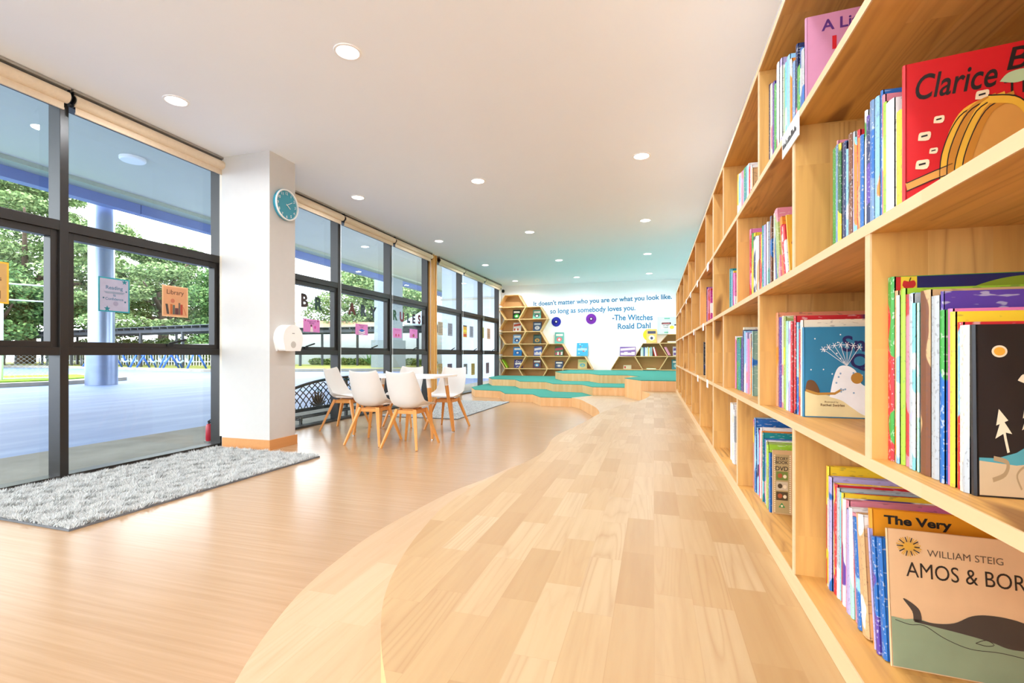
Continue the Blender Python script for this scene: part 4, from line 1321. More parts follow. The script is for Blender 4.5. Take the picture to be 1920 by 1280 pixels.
def poster(y0, y1, z0, z1, paper, label, lines=(), decor=None, border=None, tilt=0.0, group='posters stuck on the windows', x=XG):
    w, h = y1 - y0, z1 - z0
    root = MB()
    root.box((-w / 2, -h / 2, 0), (w / 2, h / 2, 0.0015), 0)
    if border:
        root.box((-w / 2 + 0.012, -h / 2 + 0.012, 0.0015), (w / 2 - 0.012, h / 2 - 0.012, 0.0018), 1)
    o = root.build('poster', [flat('poster_' + (border or paper).lstrip('#'), border or paper, 0.6, vary=0.03), flat('poster_' + paper.lstrip('#'), paper, 0.6, vary=0.05)])
    o.location = (x, (y0 + y1) / 2, (z0 + z1) / 2)
    o.rotation_euler = Euler((PI / 2, R(tilt), PI / 2), 'XYZ')
    tag(o, label, 'poster', group)
    for (s, dy, dz, wd, col) in lines:
        text('poster_line', s, flat('poster_ink_' + col.lstrip('#'), col, 0.6), o, (dy, dz, 0.0022), width=wd, bold=0.01)
    if decor:
        cols = sorted({d[0] for d in decor})
        m = MB()
        for k, (c, pts) in enumerate(decor):
            m.add([(p[0], p[1], 0.0024 + 0.0002 * k) for p in pts], [tuple(range(len(pts)))], cols.index(c))
        m.build('poster_picture', [flat('poster_ink_' + c.lstrip('#'), c, 0.6) for c in cols], o)
    return o


def rect(x, y, w, h):
    return [(x, y), (x + w, y), (x + w, y + h), (x, y + h)]


def star(x, y, r):
    return [(x + (r if i % 2 == 0 else r * 0.42) * math.cos(R(90 + 36 * i)), y + (r if i % 2 == 0 else r * 0.42) * math.sin(R(90 + 36 * i))) for i in range(10)]


def ngon(x, y, r, n=10):
    return [(x + r * math.cos(2 * PI * i / n), y + r * math.sin(2 * PI * i / n)) for i in range(n)]


poster(2.99, 3.25, 1.375, 1.68, '#a3a0b4', 'grey poster with teal border reading Reading is Confidence', [('Reading', 0, 0.06, 0.14, '#1f5f78'), ('is', 0, 0.0, 0.02, '#1f5f78'), ('Confidence', 0, -0.035, 0.15, '#1f5f78')],
       [('#14707c', star(0.085, 0.125, 0.026)), ('#14707c', star(-0.06, -0.125, 0.028)), ('#7f8a9c', [(-0.09, 0.03), (0.09, 0.03), (0.07, 0.012), (-0.07, 0.012)]), ('#24596c', ngon(0.1, 0.04, 0.007)), ('#24596c', ngon(-0.09, -0.03, 0.007)), ('#24596c', ngon(0.09, -0.055, 0.008)), ('#8f8ca2', ngon(0.01, -0.075, 0.022))], border='#1f8c98')
poster(3.555, 3.83, 1.375, 1.685, '#cf9468', 'tan poster with drawn row of books reading Library, nearest the column', [('Library', 0.0, 0.085, 0.18, '#5a3420')],
       [('#4a4038', [(-0.105, -0.03), (-0.08, -0.03), (-0.065, -0.13), (-0.09, -0.13)]), ('#b5602c', rect(-0.055, -0.13, 0.022, 0.1)), ('#5f5c50', rect(-0.03, -0.13, 0.024, 0.095)), ('#5a3030', rect(-0.004, -0.13, 0.034, 0.065)), ('#6b5648', rect(0.031, -0.13, 0.02, 0.12)), ('#a5402e', rect(0.052, -0.13, 0.025, 0.105)), ('#b5602c', [(0.08, -0.05), (0.086, -0.05), (0.118, -0.13), (0.11, -0.13)]), ('#b86a4c', ngon(-0.03, 0.005, 0.022))], border='#e2b487')
poster(2.07, 2.385, 1.375, 1.685, '#c39a5c', 'yellow-bordered poster cut off by the left edge, on the nearest pane', [('rules', 0.07, 0.03, 0.09, '#5a3a20')], [('#7a5630', rect(0.06, -0.12, 0.05, 0.06))], border='#e3b12a')
PINK = '#d985c4'
poster(5.54, 5.88, 1.31, 1.49, PINK, 'pink poster with small figure below the letters B and R', [('Be quiet in the', 0.0, 0.06, 0.17, '#7a2a6c'), ('library', 0.0, 0.035, 0.1, '#7a2a6c')], [('#9a2d5c', ngon(-0.13, 0.07, 0.012)), ('#9a2d5c', ngon(0.13, 0.07, 0.013)), ('#d4489c', ngon(0.07, -0.02, 0.022)), ('#5a3a34', ngon(-0.01, 0.0, 0.018)), ('#e9dcd8', [(-0.035, -0.085), (0.03, -0.085), (0.012, -0.015), (-0.022, -0.015)])])
poster(6.75, 7.10, 1.315, 1.495, PINK, 'pink poster with stack of blue and white books, below letters A R Y', [('Return your', 0.0, 0.066, 0.15, '#7a2a6c'), ('books', 0.0, 0.042, 0.08, '#7a2a6c')], [('#1f6fc0', [(-0.09, -0.015), (0, -0.04), (0.09, -0.015), (0, 0.012)]), ('#f2f2f2', [(-0.09, -0.022), (0, -0.048), (0.09, -0.022), (0.09, -0.038), (0, -0.062), (-0.09, -0.038)]), ('#2a2a30', [(-0.09, -0.042), (0, -0.066), (0.09, -0.042), (0.09, -0.046), (0, -0.07), (-0.09, -0.046)]), ('#f0f0f4', [(-0.09, -0.05), (0, -0.074), (0.09, -0.05), (0.09, -0.062), (0, -0.087), (-0.09, -0.062)])])
poster(7.91, 8.24, 1.305, 1.485, PINK, 'pink poster with red doodles below the letters R and U', [('Please tidy up', 0.0, 0.06, 0.2, '#b04a98')], [('#c4406c', ngon(-0.05, -0.04, 0.028)), ('#c4406c', ngon(0.05, -0.04, 0.026))])
poster(8.55, 8.88, 1.32, 1.50, PINK, 'pink poster with brown doodle below the letters E and S', [('No food', 0.0, 0.06, 0.14, '#b04a98')], [('#8a5a48', ngon(0.0, -0.04, 0.035)), ('#d9559c', ngon(-0.05, -0.04, 0.024))])
FAR = [(9.85, 10.11, 1.43, 1.73, '#b59f86', 'tan typed poster, first of upper row in the far bay'), (10.39, 10.66, 1.43, 1.73, '#8f8d98', 'grey patterned poster, second of upper row in the far bay'),
       (11.33, 11.59, 1.43, 1.735, '#d9a23a', 'yellow and red poster, third of upper row in the far bay'), (11.78, 12.05, 1.44, 1.735, '#9a98a6', 'grey speckled poster, fourth of upper row in the far bay'),
       (12.66, 12.90, 1.45, 1.755, '#b8a64a', 'olive poster half hidden by a mullion in the far bay'), (13.16, 13.43, 1.44, 1.75, '#c79a7e', 'salmon poster, last of upper row in the far bay'),
       (9.85, 10.09, 0.50, 0.78, '#bfa878', 'sand coloured poster, first of lower row in the far bay'), (10.37, 10.64, 0.5, 0.77, '#6b5f74', 'dark violet poster half behind a chair in the far bay'),
       (11.37, 11.62, 0.48, 0.75, '#85858a', 'dark grey poster, third of lower row in the far bay'), (11.90, 12.16, 0.44, 0.75, '#b89a56', 'mustard poster, fourth of lower row in the far bay'), (13.06, 13.33, 0.44, 0.75, '#8a7682', 'mauve poster, last of lower row in the far bay')]
for i, (a, c, z0, z1, colr, lab) in enumerate(FAR):
    dk = tuple(int(int(colr[q:q + 2], 16) * 0.62) for q in (1, 3, 5))
    dk = '#%02x%02x%02x' % dk
    dec = [(dk, rect(-0.1 + 0.01 * (k % 3), 0.11 - 0.034 * k, 0.19 - 0.03 * (k % 2), 0.012)) for k in range(7)]
    if i == 2:
        dec = [('#c4432c', rect(-0.1, -0.13, 0.2, 0.06)), ('#e8d04a', rect(-0.1, -0.02, 0.2, 0.06)), ('#4a4a50', rect(-0.12, 0.12, 0.24, 0.03))]
    poster(a, c, z0, z1, colr, lab, [], dec)

# ================================================================ end wall
BY = 14.299
q = empty('wall_quotation', (-1.5, BY, 2.2))
tag(q, 'blue quotation lettering painted across the white end wall', 'wall lettering')
for s_, xa, xb, za, zb, hh in (("It doesn't matter who you are or what you look like.", -3.54, 0.49, 2.53, 2.62, 0.19), ('so long as somebody loves you.', -3.02, -0.51, 2.285, 2.325, 0.20),
                               ('-The Witches', -1.17, -0.03, 2.075, 2.06, 0.17), ('Roald Dahl', -1.01, -0.09, 1.815, 1.83, 0.165)):
    text('lettering_line', s_, M['wallblue'], q, ((xa + xb) / 2 + 1.5, -0.001, (za + zb) / 2 - 2.2 - 0.01), (PI / 2, -math.atan2(zb - za, xb - xa), 0), width=xb - xa, height=hh, bold=0.026)


def rosette(x, z, r, col, dark, label):
    root = empty('paper_rosette', (x, BY, z), rot=FACE_NY)
    tag(root, label, 'wall decoration', 'round decorations on the end wall')
    m = MB()
    vs, fs = [], []
    n = 48
    for i in range(n):
        a = 2 * PI * i / n
        lift = 0.018 if i % 2 else 0.006
        vs += [(0.25 * r * math.cos(a), 0.25 * r * math.sin(a), 0.012 + lift * 0.2), (r * math.cos(a), r * math.sin(a), lift)]
    for i in range(n):
        j = (i + 1) % n
        fs.append((2 * i, 2 * i + 1, 2 * j + 1, 2 * j))
    m.add(vs, fs)
    m.build('pleats', flat(label.split()[1] + '_pleated_paper', col, 0.7), root)
    m = MB(); m.lathe([(0.38 * r, 0.012), (0.38 * r, 0.022), (0.17 * r, 0.022)], 32)
    m.build('ring', flat(label.split()[1] + '_dark_paper', dark, 0.7), root)
    m = MB(); m.lathe([(0.16 * r, 0.012), (0.16 * r, 0.026)], 24)
    m.build('centre_dot', M['white'], root)


def hexcell(root, cx, cz, y0, parts=('full',), top=0.3725):
    """one six-sided cubby; local to root: x, y, z"""
    d = 0.33
    t = 0.012
    P = [(-0.2217, top), (0.2217, top), (0.4433, 0), (0.2217, -0.3725), (-0.2217, -0.3725), (-0.4433, 0)]
    half = 'half' in parts
    if half:
        P = [(-0.2217, top), (0.2217, top), (0.4433, 0), (-0.4433, 0)]
    n = len(P)
    k = []
    for i in range(n):
        a, b_, c = (Vector(P[(i + j) % n]) for j in (-1, 0, 1))
        d1, d2 = (b_ - a).normalized(), (c - b_).normalized()
        n1, n2 = Vector((d1.y, -d1.x)), Vector((d2.y, -d2.x))
        bis = (n1 + n2).normalized()
        k.append(b_ + bis * (t / max(0.3, bis.dot(n1))))
    m = MB()
    for i in range(n):
        j = (i + 1) % n
        o4 = [P[i], P[j], tuple(k[j]), tuple(k[i])]
        m.add([(p[0], 0, p[1]) for p in o4] + [(p[0], d, p[1]) for p in o4], [(0, 1, 2, 3), (4, 7, 6, 5), (0, 4, 5, 1), (1, 5, 6, 2), (2, 6, 7, 3), (3, 7, 4, 0)])
    m.T = Matrix.Identity(4)
    c = m.build('hexagon_cell', M['hexwood'], root, loc=(cx, y0, cz))
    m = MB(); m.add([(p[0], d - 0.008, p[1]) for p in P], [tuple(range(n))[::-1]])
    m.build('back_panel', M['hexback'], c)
    if not half:
        m = MB(); m.box((-0.428, 0.0, -0.011), (0.428, d - 0.01, 0.011))
        m.build('shelf_board', M['hexwood'], c)
    return c


HY = 13.955
hl = empty('honeycomb_bookshelf', (-3.4, HY, 0.185))
tag(hl, 'honeycomb wooden bookshelf stepping down from the window corner', 'bookshelf')
HC = [-4.14, -3.475, -2.81, -2.145]
ZB0 = 0.185
for cx, zs in ((HC[0], (2.42, 1.675, 0.93)), (HC[1], (2.0475, 1.3025, 0.5575)), (HC[2], (0.93,)), (HC[3], (0.5575,))):
    for z in zs:
        hexcell(hl, cx + 3.4, z - ZB0, 0)
for cx in (HC[0], HC[2]):
    hexcell(hl, cx + 3.4, 0.0, 0, ('half',))
m = MB(); m.box((-1.15, 0.01, -0.185), (1.6, 0.33, -0.012))
m.build('plinth', M['hexwood'], hl)
hr = empty('honeycomb_bookshelf', (-0.1, HY, 0.185))
tag(hr, 'low honeycomb wooden bookshelf partly behind the end of the bookcase', 'bookshelf')
RC = [-0.74, -0.075, 0.59]
for cx, z, tp in ((RC[0], 0.5575, 0.3725), (RC[1], 0.93, 0.3725), (RC[2], 0.5575, 0.3725), (RC[2], 1.3025, 0.25)):
    hexcell(hr, cx + 0.1, z - ZB0, 0, top=tp)
m = MB(); m.box((-0.86, 0.01, -0.185), (1.13, 0.33, 0.0))
m.build('plinth', M['hexwood'], hr)


def display(x, z, w, h, c1, c2, label, yoff=0.19, tilt=12, c3=None, group='display books on the honeycomb shelves', style=0):
    """book leaning back against the rear of its cell"""
    o = cover_book('picture_book', 0.014, h, w, c1, (x - w / 2, HY + yoff, z + 0.0125), 0, 0, label, group)
    o.rotation_euler = (-R(tilt), 0, 0)
    o.location.z += 0.003
    m = MB()
    c3 = c3 or '#f2efe6'
    if style == 0:
        m.poly_xz(rect(0.03, h * 0.66, w - 0.06, h * 0.2), -0.0008, 1)
        m.poly_xz([(w * .5 + w * .3 * math.cos(a), h * .36 + h * .2 * math.sin(a)) for a in [2 * PI * i / 16 for i in range(16)]], -0.0008, 0)
        m.poly_xz([(w * .5 + w * .14 * math.cos(a), h * .34 + h * .11 * math.sin(a)) for a in [2 * PI * i / 12 for i in range(12)]], -0.0012, 1)
    elif style == 1:
        m.poly_xz([(0.015, h * 0.55), (w - 0.015, h * 0.68), (w - 0.015, h * 0.92), (0.015, h * 0.8)], -0.0008, 0)
        for i in range(4):
            m.poly_xz(rect(0.02 + i * (w - 0.04) / 4, h * 0.1, (w - 0.06) / 4, h * (0.25 + 0.08 * (i % 2))), -0.0008, i % 2)
    else:
        for i in range(14):
            x_, z_ = rb.uniform(0.03, w - 0.03), rb.uniform(0.03, h - 0.03)
            m.disc((x_, -0.0008 - 0.0001 * (i % 4), z_), rb.uniform(0.012, 0.03), rb.uniform(0.01, 0.024), 9, i % 2)
        m.poly_xz(rect(0.03, h * 0.42, w - 0.06, h * 0.16), -0.0014, 1)
    m.build('cover_picture', [flat('dp_' + c2.lstrip('#'), c2, 0.4), flat('dp_' + c3.lstrip('#'), c3, 0.4)], o)
    return o


display(-4.04, 2.0475 + .002, .25, .30, '#16281a', '#3fc43a', 'black and bright green book, highest in the left honeycomb column')
display(-4.02, 1.675, .25, .28, '#dfe3e2', '#c4513c', 'white and red book on second honeycomb level, left column', style=1)
display(-4.03, 1.3025 + .002, .25, .285, '#7fb3dc', '#26366e', 'light blue book with dark figure, third level of left honeycomb column')
display(-4.01, 0.93, .27, .28, '#1787d6', '#0d5fae', 'plain bright blue book in the left honeycomb column')
display(-3.98, 0.5575 + .002, .28, .26, '#3f3f7c', '#c4b8d4', 'dark purple book beside the leaning lime book', style=2)
display(-3.40, 2.0475, .25, .28, '#5fae98', '#3a4a48', 'teal green book at the top of the second honeycomb column')
display(-3.39, 1.675 + .002, .26, .29, '#2d4d72', '#dfe3e6', 'navy book with white circle, second honeycomb column', c3='#b8c8d4')
display(-3.39, 1.3025, .25, .28, '#2c4a44', '#d9a03a', 'dark green book with amber shape, second honeycomb column', c3='#4f7468')
display(-3.37, 0.93 + .002, .25, .29, '#4868b4', '#e6e6ee', 'blue violet book with pale lettering, second honeycomb column', style=1)
display(-3.40, 0.5575, .25, .27, '#5f3440', '#2f8fc4', 'maroon and blue book low in the second honeycomb column')
display(-2.72, 1.3025 + .001, .27, .34, '#4f9f8e', '#d9565c', 'teal book with red heart shape standing on top of third honeycomb column', yoff=0.22, c3='#d9d9c8')
display(-2.72, 0.93, .26, .29, '#3f6f4a', '#c43a5c', 'green and crimson book in the third honeycomb column', style=1)
display(-2.72, 0.5575 + .002, .25, .22, '#2c4468', '#8a98a8', 'small navy book low in the third honeycomb column')
display(-2.03, 0.93 + .001, .33, .39, '#2f9fc8', '#c44a56', 'large sky blue book standing on the lowest honeycomb step', yoff=0.22, style=2, c3='#9fd0e0')
display(-2.02, 0.5575, .27, .28, '#e0d08a', '#5fb4cc', 'cream book with pale blue picture in the lowest honeycomb step', c3='#b8d08a')
lg = book_body(0.03, 0.29, 0.24, flat('lime_cover', '#9cc41e', 0.4, vary=0.1), 0, 'picture_book')
lg.rotation_mode = 'ZYX'
lg.rotation_euler = Euler((0, R(-30.8), R(90)), 'ZYX')
lg.location = (-4.292, HY + 0.05, 0.5575 + 0.030)
tag(lg, 'lime green book slumped against slanted side of the left honeycomb cell', 'book', 'display books on the honeycomb shelves')
for (x, c, lab) in ((-4.1, '#d9d4cc', 'pale flat book in the bottom left honeycomb cell'), (-2.72, '#6f9cc4', 'pale blue flat book in the bottom cell of the third honeycomb column')):
    bb = book_body(0.17, 0.035, 0.25, flat('lying_' + c[1:], c, 0.5), 0, 'picture_book')
    bb.location = (x - 0.12, HY + 0.05, 0.199)
    tag(bb, lab, 'book', 'display books on the honeycomb shelves')
# right hand unit
lsb = display(-0.72, 0.93 + .001, .44, .27, '#7a5a9c', '#e8c8d8', 'wide purple landscape book standing on the right honeycomb unit', yoff=0.22, style=1)
display(-0.06, 1.3025 + .001, .28, .40, '#e8b45a', '#f0e4c8', 'tall yellow book standing in front of the yellow disc', yoff=0.2, c3='#3a3a54')
rx = -0.36
SPC = ['#cfe0d8', '#e6e8e2', '#8fb4a8', '#3a5a94', '#e0e4e8', '#dfe0d6', '#c8d4d0', '#e8c83a', '#d8d4c4', '#7fa4a0', '#a8c0b8', '#c43a34', '#f0f0ec', '#b83030']
SPN = ['pale mint', 'off-white', 'sage', 'blue', 'pale grey', 'ivory', 'grey-mint', 'yellow', 'stone', 'teal-grey', 'pale sage', 'red', 'white', 'dark red']
for i, c in enumerate(SPC):
    th = 0.026 if i % 3 else 0.034
    hb = 0.26 - 0.012 * (i % 3)
    bb = MB(); bb.box((0, 0, 0), (th * 0.95, 0.2, hb))
    o = bb.build('picture_book', flat('spine_' + c[1:], c, 0.5))
    o.location = (rx, HY + 0.06, 0.93 + 0.0115)
    if i > 10:
        o.rotation_euler = (0, R(-14), 0); o.location.x += 0.055; o.location.z += 0.0005
    rx += th
    tag(o, '%s book spine, %s from left in the right honeycomb row' % (SPN[i], ORD[i]), 'book', 'upright books in the right honeycomb row')
for i, c in enumerate(('#e4a0b4', '#d98aa4')):
    bb = MB(); bb.box((0, 0, 0), (0.03, 0.2, 0.26)); o = bb.build('picture_book', flat('spine_' + c[1:], c, 0.5))
    o.location = (0.40 + i * 0.034 - 0.01, HY + 0.06, 0.60); o.location.z = 0.955; o.rotation_euler = (0, R(-27), 0)
    tag(o, ['pale pink', 'rose pink'][i] + ' book leaning in the cell beside the bookcase end', 'book', 'books in the right honeycomb unit')
display(0.66, 0.93, .3, .27, '#e6e0e8', '#6a4a94', 'white and purple book half hidden by the end of the bookcase', style=1)
display(0.62, 0.5575, .28, .28, '#3f8a90', '#a8c8c8', 'teal book low beside the end of the bookcase')
fl = book_body(0.03, 0.18, 0.26, flat('lying_lime', '#b4cc3a', 0.5), 0, 'picture_book'); fl.rotation_euler = (-PI / 2, 0, 0); fl.location = (-0.2, HY + 0.04, 0.603)
tag(fl, 'lime book lying flat in the low right honeycomb cell', 'book', 'books in the right honeycomb unit')
fl = book_body(0.04, 0.18, 0.26, flat('lying_yellow', '#d9c83a', 0.5), 0, 'picture_book'); fl.rotation_euler = (-PI / 2, 0, 0); fl.location = (0.36, HY + 0.04, 1.357)
tag(fl, 'yellow book lying flat in the highest right honeycomb cell', 'book', 'books in the right honeycomb unit')
op = cover_book('picture_book', 0.012, 0.11, 0.22, '#e3d6b8', (-0.83, HY + 0.12, 0.572), R(14), 0, 'small cream book propped in the lowest right honeycomb cell', 'books in the right honeycomb unit')
m = MB(); m.disc((0.04, Y_, 0.05), 0.025, 0.035, 12, 0); m.build('cover_picture', flat('dp_c43a34', '#c43a34', 0.4), op)

rosette(-2.83, 1.975, 0.145, '#1a1f9c', '#10124f', 'deep blue round paper rosette on the end wall below the quotation')
rosette(-1.78, 2.04, 0.155, '#7a1f9f', '#45125f', 'bright purple round paper rosette on the end wall below the quotation')
m = MB(); m.lathe([(0.17, 0), (0.17, 0.012), (0.1, 0.016)], 40)
o = m.build('paper_disc', flat('bright_yellow_card', '#f6dc1e', 0.6), None, loc=(-0.13, BY, 1.55), rot=FACE_NY)
tag(o, 'plain bright yellow paper disc on the wall behind tall yellow book', 'wall decoration', 'round decorations on the end wall')

pb = empty('electrical_cabinet', (0.36, BY, 1.80))
tag(pb, 'pale grey electrical cabinet on the end wall marked Do Not Touch', 'cabinet')
m = MB(); m.box((-0.26, -0.10, -0.25), (0.26, 0, 0.25)); m.build('body', flat('grey_cabinet_paint', '#c3d0d2', 0.5), pb, bevel=0.006)
m = MB(); m.box((-0.245, -0.112, -0.235), (0.245, -0.10, 0.235)); dr = m.build('door', flat('grey_cabinet_door', '#cbd7d8', 0.5), pb, bevel=0.004)
m = MB(); m.box((0.19, -0.124, -0.01), (0.235, -0.112, 0.03)); m.build('latch', M['black'], dr)
m = MB()
for z in (0.2, -0.19):
    m.box((-0.08, -0.114, z - 0.012), (0.07, -0.112, z + 0.012))
m.build('green_strip', flat('green_tape', '#3fae86', 0.6), dr)
m = MB(); m.box((-0.17, -0.1135, -0.09), (0.11, -0.112, 0.10)); sg = m.build('warning_sign', M['paper'], dr)
m = MB(); m.box((-0.15, -0.115, 0.035), (0.10, -0.1135, 0.09)); m.build('sign_panel', M['ink'], dr)
text('sign_line', 'DANGER', flat('danger_red', '#e0787c', 0.5), dr, (-0.025, -0.1155, 0.0625), FACE_NY, width=0.2, height=0.035, bold=0.03)
text('sign_line', 'DO NOT', M['ink'], dr, (-0.03, -0.115, 0.005), FACE_NY, width=0.18, height=0.036, bold=0.03)
text('sign_line', 'TOUCH', M['ink'], dr, (-0.03, -0.115, -0.05), FACE_NY, width=0.17, height=0.036, bold=0.03)
wb_ = cover_book('picture_book', 0.03, 0.24, 0.2, '#eef0ea', (0.39, HY + 0.1, 1.5525), 0, 0, 'white and yellow book standing on top beside the grey cabinet', 'books in the right honeycomb unit')
m = MB(); m.disc((0.09, Y_, 0.19), 0.06, 0.05, 16); m.build('cover_picture', flat('dp_f0d23a', '#f0d23a', 0.4), wb_)

sc_ = empty('security_camera', (-4.50, 14.24, 2.955))
tag(sc_, 'small black security camera in the corner by the last blind', 'camera')
m = MB(); m.lathe([(0.03, 0.06), (0.035, 0.05), (0.012, 0.045), (0.012, 0.0)], 20); m.T = Matrix.Identity(4)
o = m.build('mount', M['white'], sc_, rot=FACE_NY, loc=(0, 0.06, 0))
m = MB()
m.lathe([(0.012, -0.05), (0.042, -0.04), (0.05, 0.0), (0.042, 0.04), (0.012, 0.05)], 24)
m.build('lens_ball', M['black'], sc_, smooth=True)

# ================================================================ outside
GZ = -0.05
b = MB(); b.box((-6.3, -12, GZ - 0.1), (-4.67, 30, GZ))
structure('ground_apron', b, M['concrete'], 'grey concrete apron directly outside the windows', 'pavement')
b = MB(); b.box((-4.67, -40, GZ - 0.1), (14, -3.7, GZ))
structure('ground_bounce_yard', b, flat('pale_bounce_ground', '#e4e2dc', 0.9, vary=0.08, scale=2), 'unseen pale yard added to bounce daylight in through the near end', 'pavement')  # unseen ground, added pale to throw sky light up indoors
b = MB(); b.box((-60, -40, GZ - 0.1), (-6.3, 60, GZ - 0.002))
structure('ground_court', b, M['court'], 'light blue painted sports court outside', 'court')
b = MB(); b.box((-17.2, -3.5, 6.33), (-4.67, 60, 6.45))
structure('ceiling_canopy', b, M['soffit'], 'pale blue underside of the deep canopy outside', 'canopy')
b = MB()
for i in range(12):
    b.box((-17.5, -3.5 + i * 5.3, 5.88), (-17.15, -3.5 + i * 5.3 + 5.27, 6.7))
structure('trim_2', b, M['fascia'], 'blue fascia board along the canopy edge', 'fascia')
b = MB(); b.box((-17.2, -3.5, 6.2), (-16.6, 60, 6.33))
structure('trim_3', b, flat('olive_grey_trim', '#a3ac9c', 0.7), 'grey strip of soffit beside the blue fascia', 'trim')
# building face above the windows, outside
b = MB(); b.box((-4.75, -12, CEIL), (-4.67, 30, 6.4))
structure('wall_outside', b, M['extwhite'], 'outer face of the building above the windows', 'wall')


def soffit_lamp(x, y, label):
    m = MB(); m.lathe([(0.3, 0), (0.3, -0.06), (0.27, -0.09), (0.05, -0.1)], 32)
    o = m.build('canopy_lamp', M['white'], None, loc=(x, y, 6.33), smooth=True, angle=40)
    tag(o, label, 'ceiling light')


soffit_lamp(-13.6, 9.6, 'unlit round white lamp on the canopy underside, seen past the column')

col = empty('round_pillar', (-18.14, 11.78, GZ))
tag(col, 'tall round blue-grey pillar carrying the canopy, beyond the first windows', 'pillar')
pc = flat('blue_grey_pillar_paint', '#8f9db3', 0.3, 0.7, vary=0.03, scale=2)
m = MB(); m.cyl((0, 0, 1.0), (0, 0, 6.2), 0.36, n=40); m.build('shaft', pc, col, smooth=True, angle=40)
m = MB(); m.cyl((0, 0, 0), (0, 0, 1.02), 0.44, n=40); m.build('base_sleeve', flat('blue_grey_sleeve', '#7b8aa6', 0.35, 0.6, vary=0.08, scale=3), col, smooth=True, angle=40)
pl = empty('square_pillar', (-17.7, 29.6, GZ))
tag(pl, 'broad square pillar beyond the lettered windows', 'pillar')
m = MB(); m.box((-0.7, -0.7, 2.0), (0.7, 0.7, 6.6)); m.build('shaft', flat('pale_pillar_render', '#8f9aa3', 0.7), pl)
m = MB(); m.box((-0.85, -0.85, 0), (0.85, 0.85, 2.0)); m.build('base_block', flat('grey_pillar_base', '#7c878d', 0.7, vary=0.1), pl)

# kerbed grass island with chain-link fence
b = MB(); b.prism([(-19.19, 11.46), (-20.1, 13.97), (-24.5, 15.9), (-32, 6), (-24, -4), (-19.6, 9.0)], GZ, GZ + 0.13)
o = b.build('kerb_island', M['concrete']); tag(o, 'raised concrete kerb round the grass patch on the court', 'kerb', kind='structure')
b = MB(); b.prism([(-19.9, 11.2), (-20.9, 13.3), (-24.3, 14.8), (-31, 6), (-24, -3), (-20.3, 9.0)], GZ + 0.131, GZ + 0.17)
o = b.build('grass_patch', M['grass']); tag(o, 'bright green grass patch beside the round pillar', 'grass', kind='stuff')
b = MB(); b.prism([(-60, 25.5), (-41, 24.4), (-25, 21.6), (-10, 28), (-10, 29), (-25, 22.2), (-41, 25.0), (-60, 26.2)], GZ, GZ + 0.16)
o = b.build('kerb_court', M['concrete']); tag(o, 'low concrete kerb along the far side of the court', 'kerb', kind='structure')
b = MB(); b.prism([(-75, 20), (-60, 26), (-41, 25.0), (-25, 22.2), (-10, 29), (-10, 60), (-75, 60)], GZ - 0.02, GZ + 0.12)
o = b.build('lawn', M['lawn']); tag(o, 'yellowish lawn beyond the court', 'lawn', kind='structure')

fn = empty('chain_link_fence', (-21.4, 7.8, GZ + 0.15))
tag(fn, 'white pipe chain-link sports fence on the grass island, at the left edge', 'fence')
PX = [(0.2, 2.9), (-1.6, -0.1), (-3.4, -3.1)]
for i, (x, y) in enumerate(PX):
    m = MB(); m.tube([(x, y, 0), (x, y, 2.75), (x - 0.5, y - 0.1, 3.45)], 0.045, 8)
    m.build('post', M['whitepipe'], fn, smooth=True)
for i, z in enumerate((0.06, 1.0, 1.15, 2.75, 3.3)):
    m = MB(); m.tube([(PX[0][0] + 0.8, PX[0][1] + 1.3, z), (PX[2][0], PX[2][1], z)], 0.026, 6)
    m.build('rail', M['whitepipe'], fn, smooth=True)
m = MB()
a0, a1 = Vector((PX[0][0] + 0.8, PX[0][1] + 1.3, 0)), Vector((PX[2][0], PX[2][1], 0))
Lf = (a1 - a0).length
nn = int(Lf / 0.14)
for i in range(nn):
    for s_ in (-1, 1):
        p = a0.lerp(a1, i / nn); qv = a0.lerp(a1, min(1, max(0, (i + s_ * 7) / nn)))
        m.bar((p.x, p.y, 0.06), (qv.x, qv.y, 1.0), 0.006, 0.006)
m.build('mesh', flat('galvanised_wire', '#b8bec2', 0.4, 0.5), fn)


# ---------------------------------------------------------------- greenery
def leaves(clusters, n, size, rg, flatness=0.5):
    """loose leaf cards spread through ellipsoids"""
    vol = np.array([c[3] * c[4] * c[5] for c in clusters]) ** 0.67
    pick = rg.choice(len(clusters), n, p=vol / vol.sum())
    C = np.array(clusters)[pick]
    d = rg.normal(size=(n, 3))
    d /= np.linalg.norm(d, axis=1, keepdims=True)
    rad = rg.uniform(0.35, 1.0, n) ** 0.5
    P = C[:, :3] + d * C[:, 3:6] * rad[:, None]
    a = rg.normal(size=(n, 3)); a[:, 2] *= flatness
    a /= np.linalg.norm(a, axis=1, keepdims=True)
    bb = np.cross(a, rg.normal(size=(n, 3)))
    bb /= np.linalg.norm(bb, axis=1, keepdims=True) + 1e-9
    s = size * rg.uniform(0.6, 1.4, n)[:, None]
    V = np.stack([P - a * s, P + bb * s * 0.55, P + a * s, P - bb * s * 0.55], 1)
    return V.reshape(-1, 3)


def tree(loc, label, clusters, limbs, n, size, mat, seed):
    rg = np.random.default_rng(seed)
    root = empty('tree', loc)
    tag(root, label, 'tree', 'trees beyond the court')
    raw_mesh('foliage', leaves(clusters, n, size, rg), 4, mat, root)
    m = MB()
    for pts, rs in limbs:
        m.tube(pts, rs, 8)
    m.build('trunk', M['bark'], root, smooth=True)
    return root


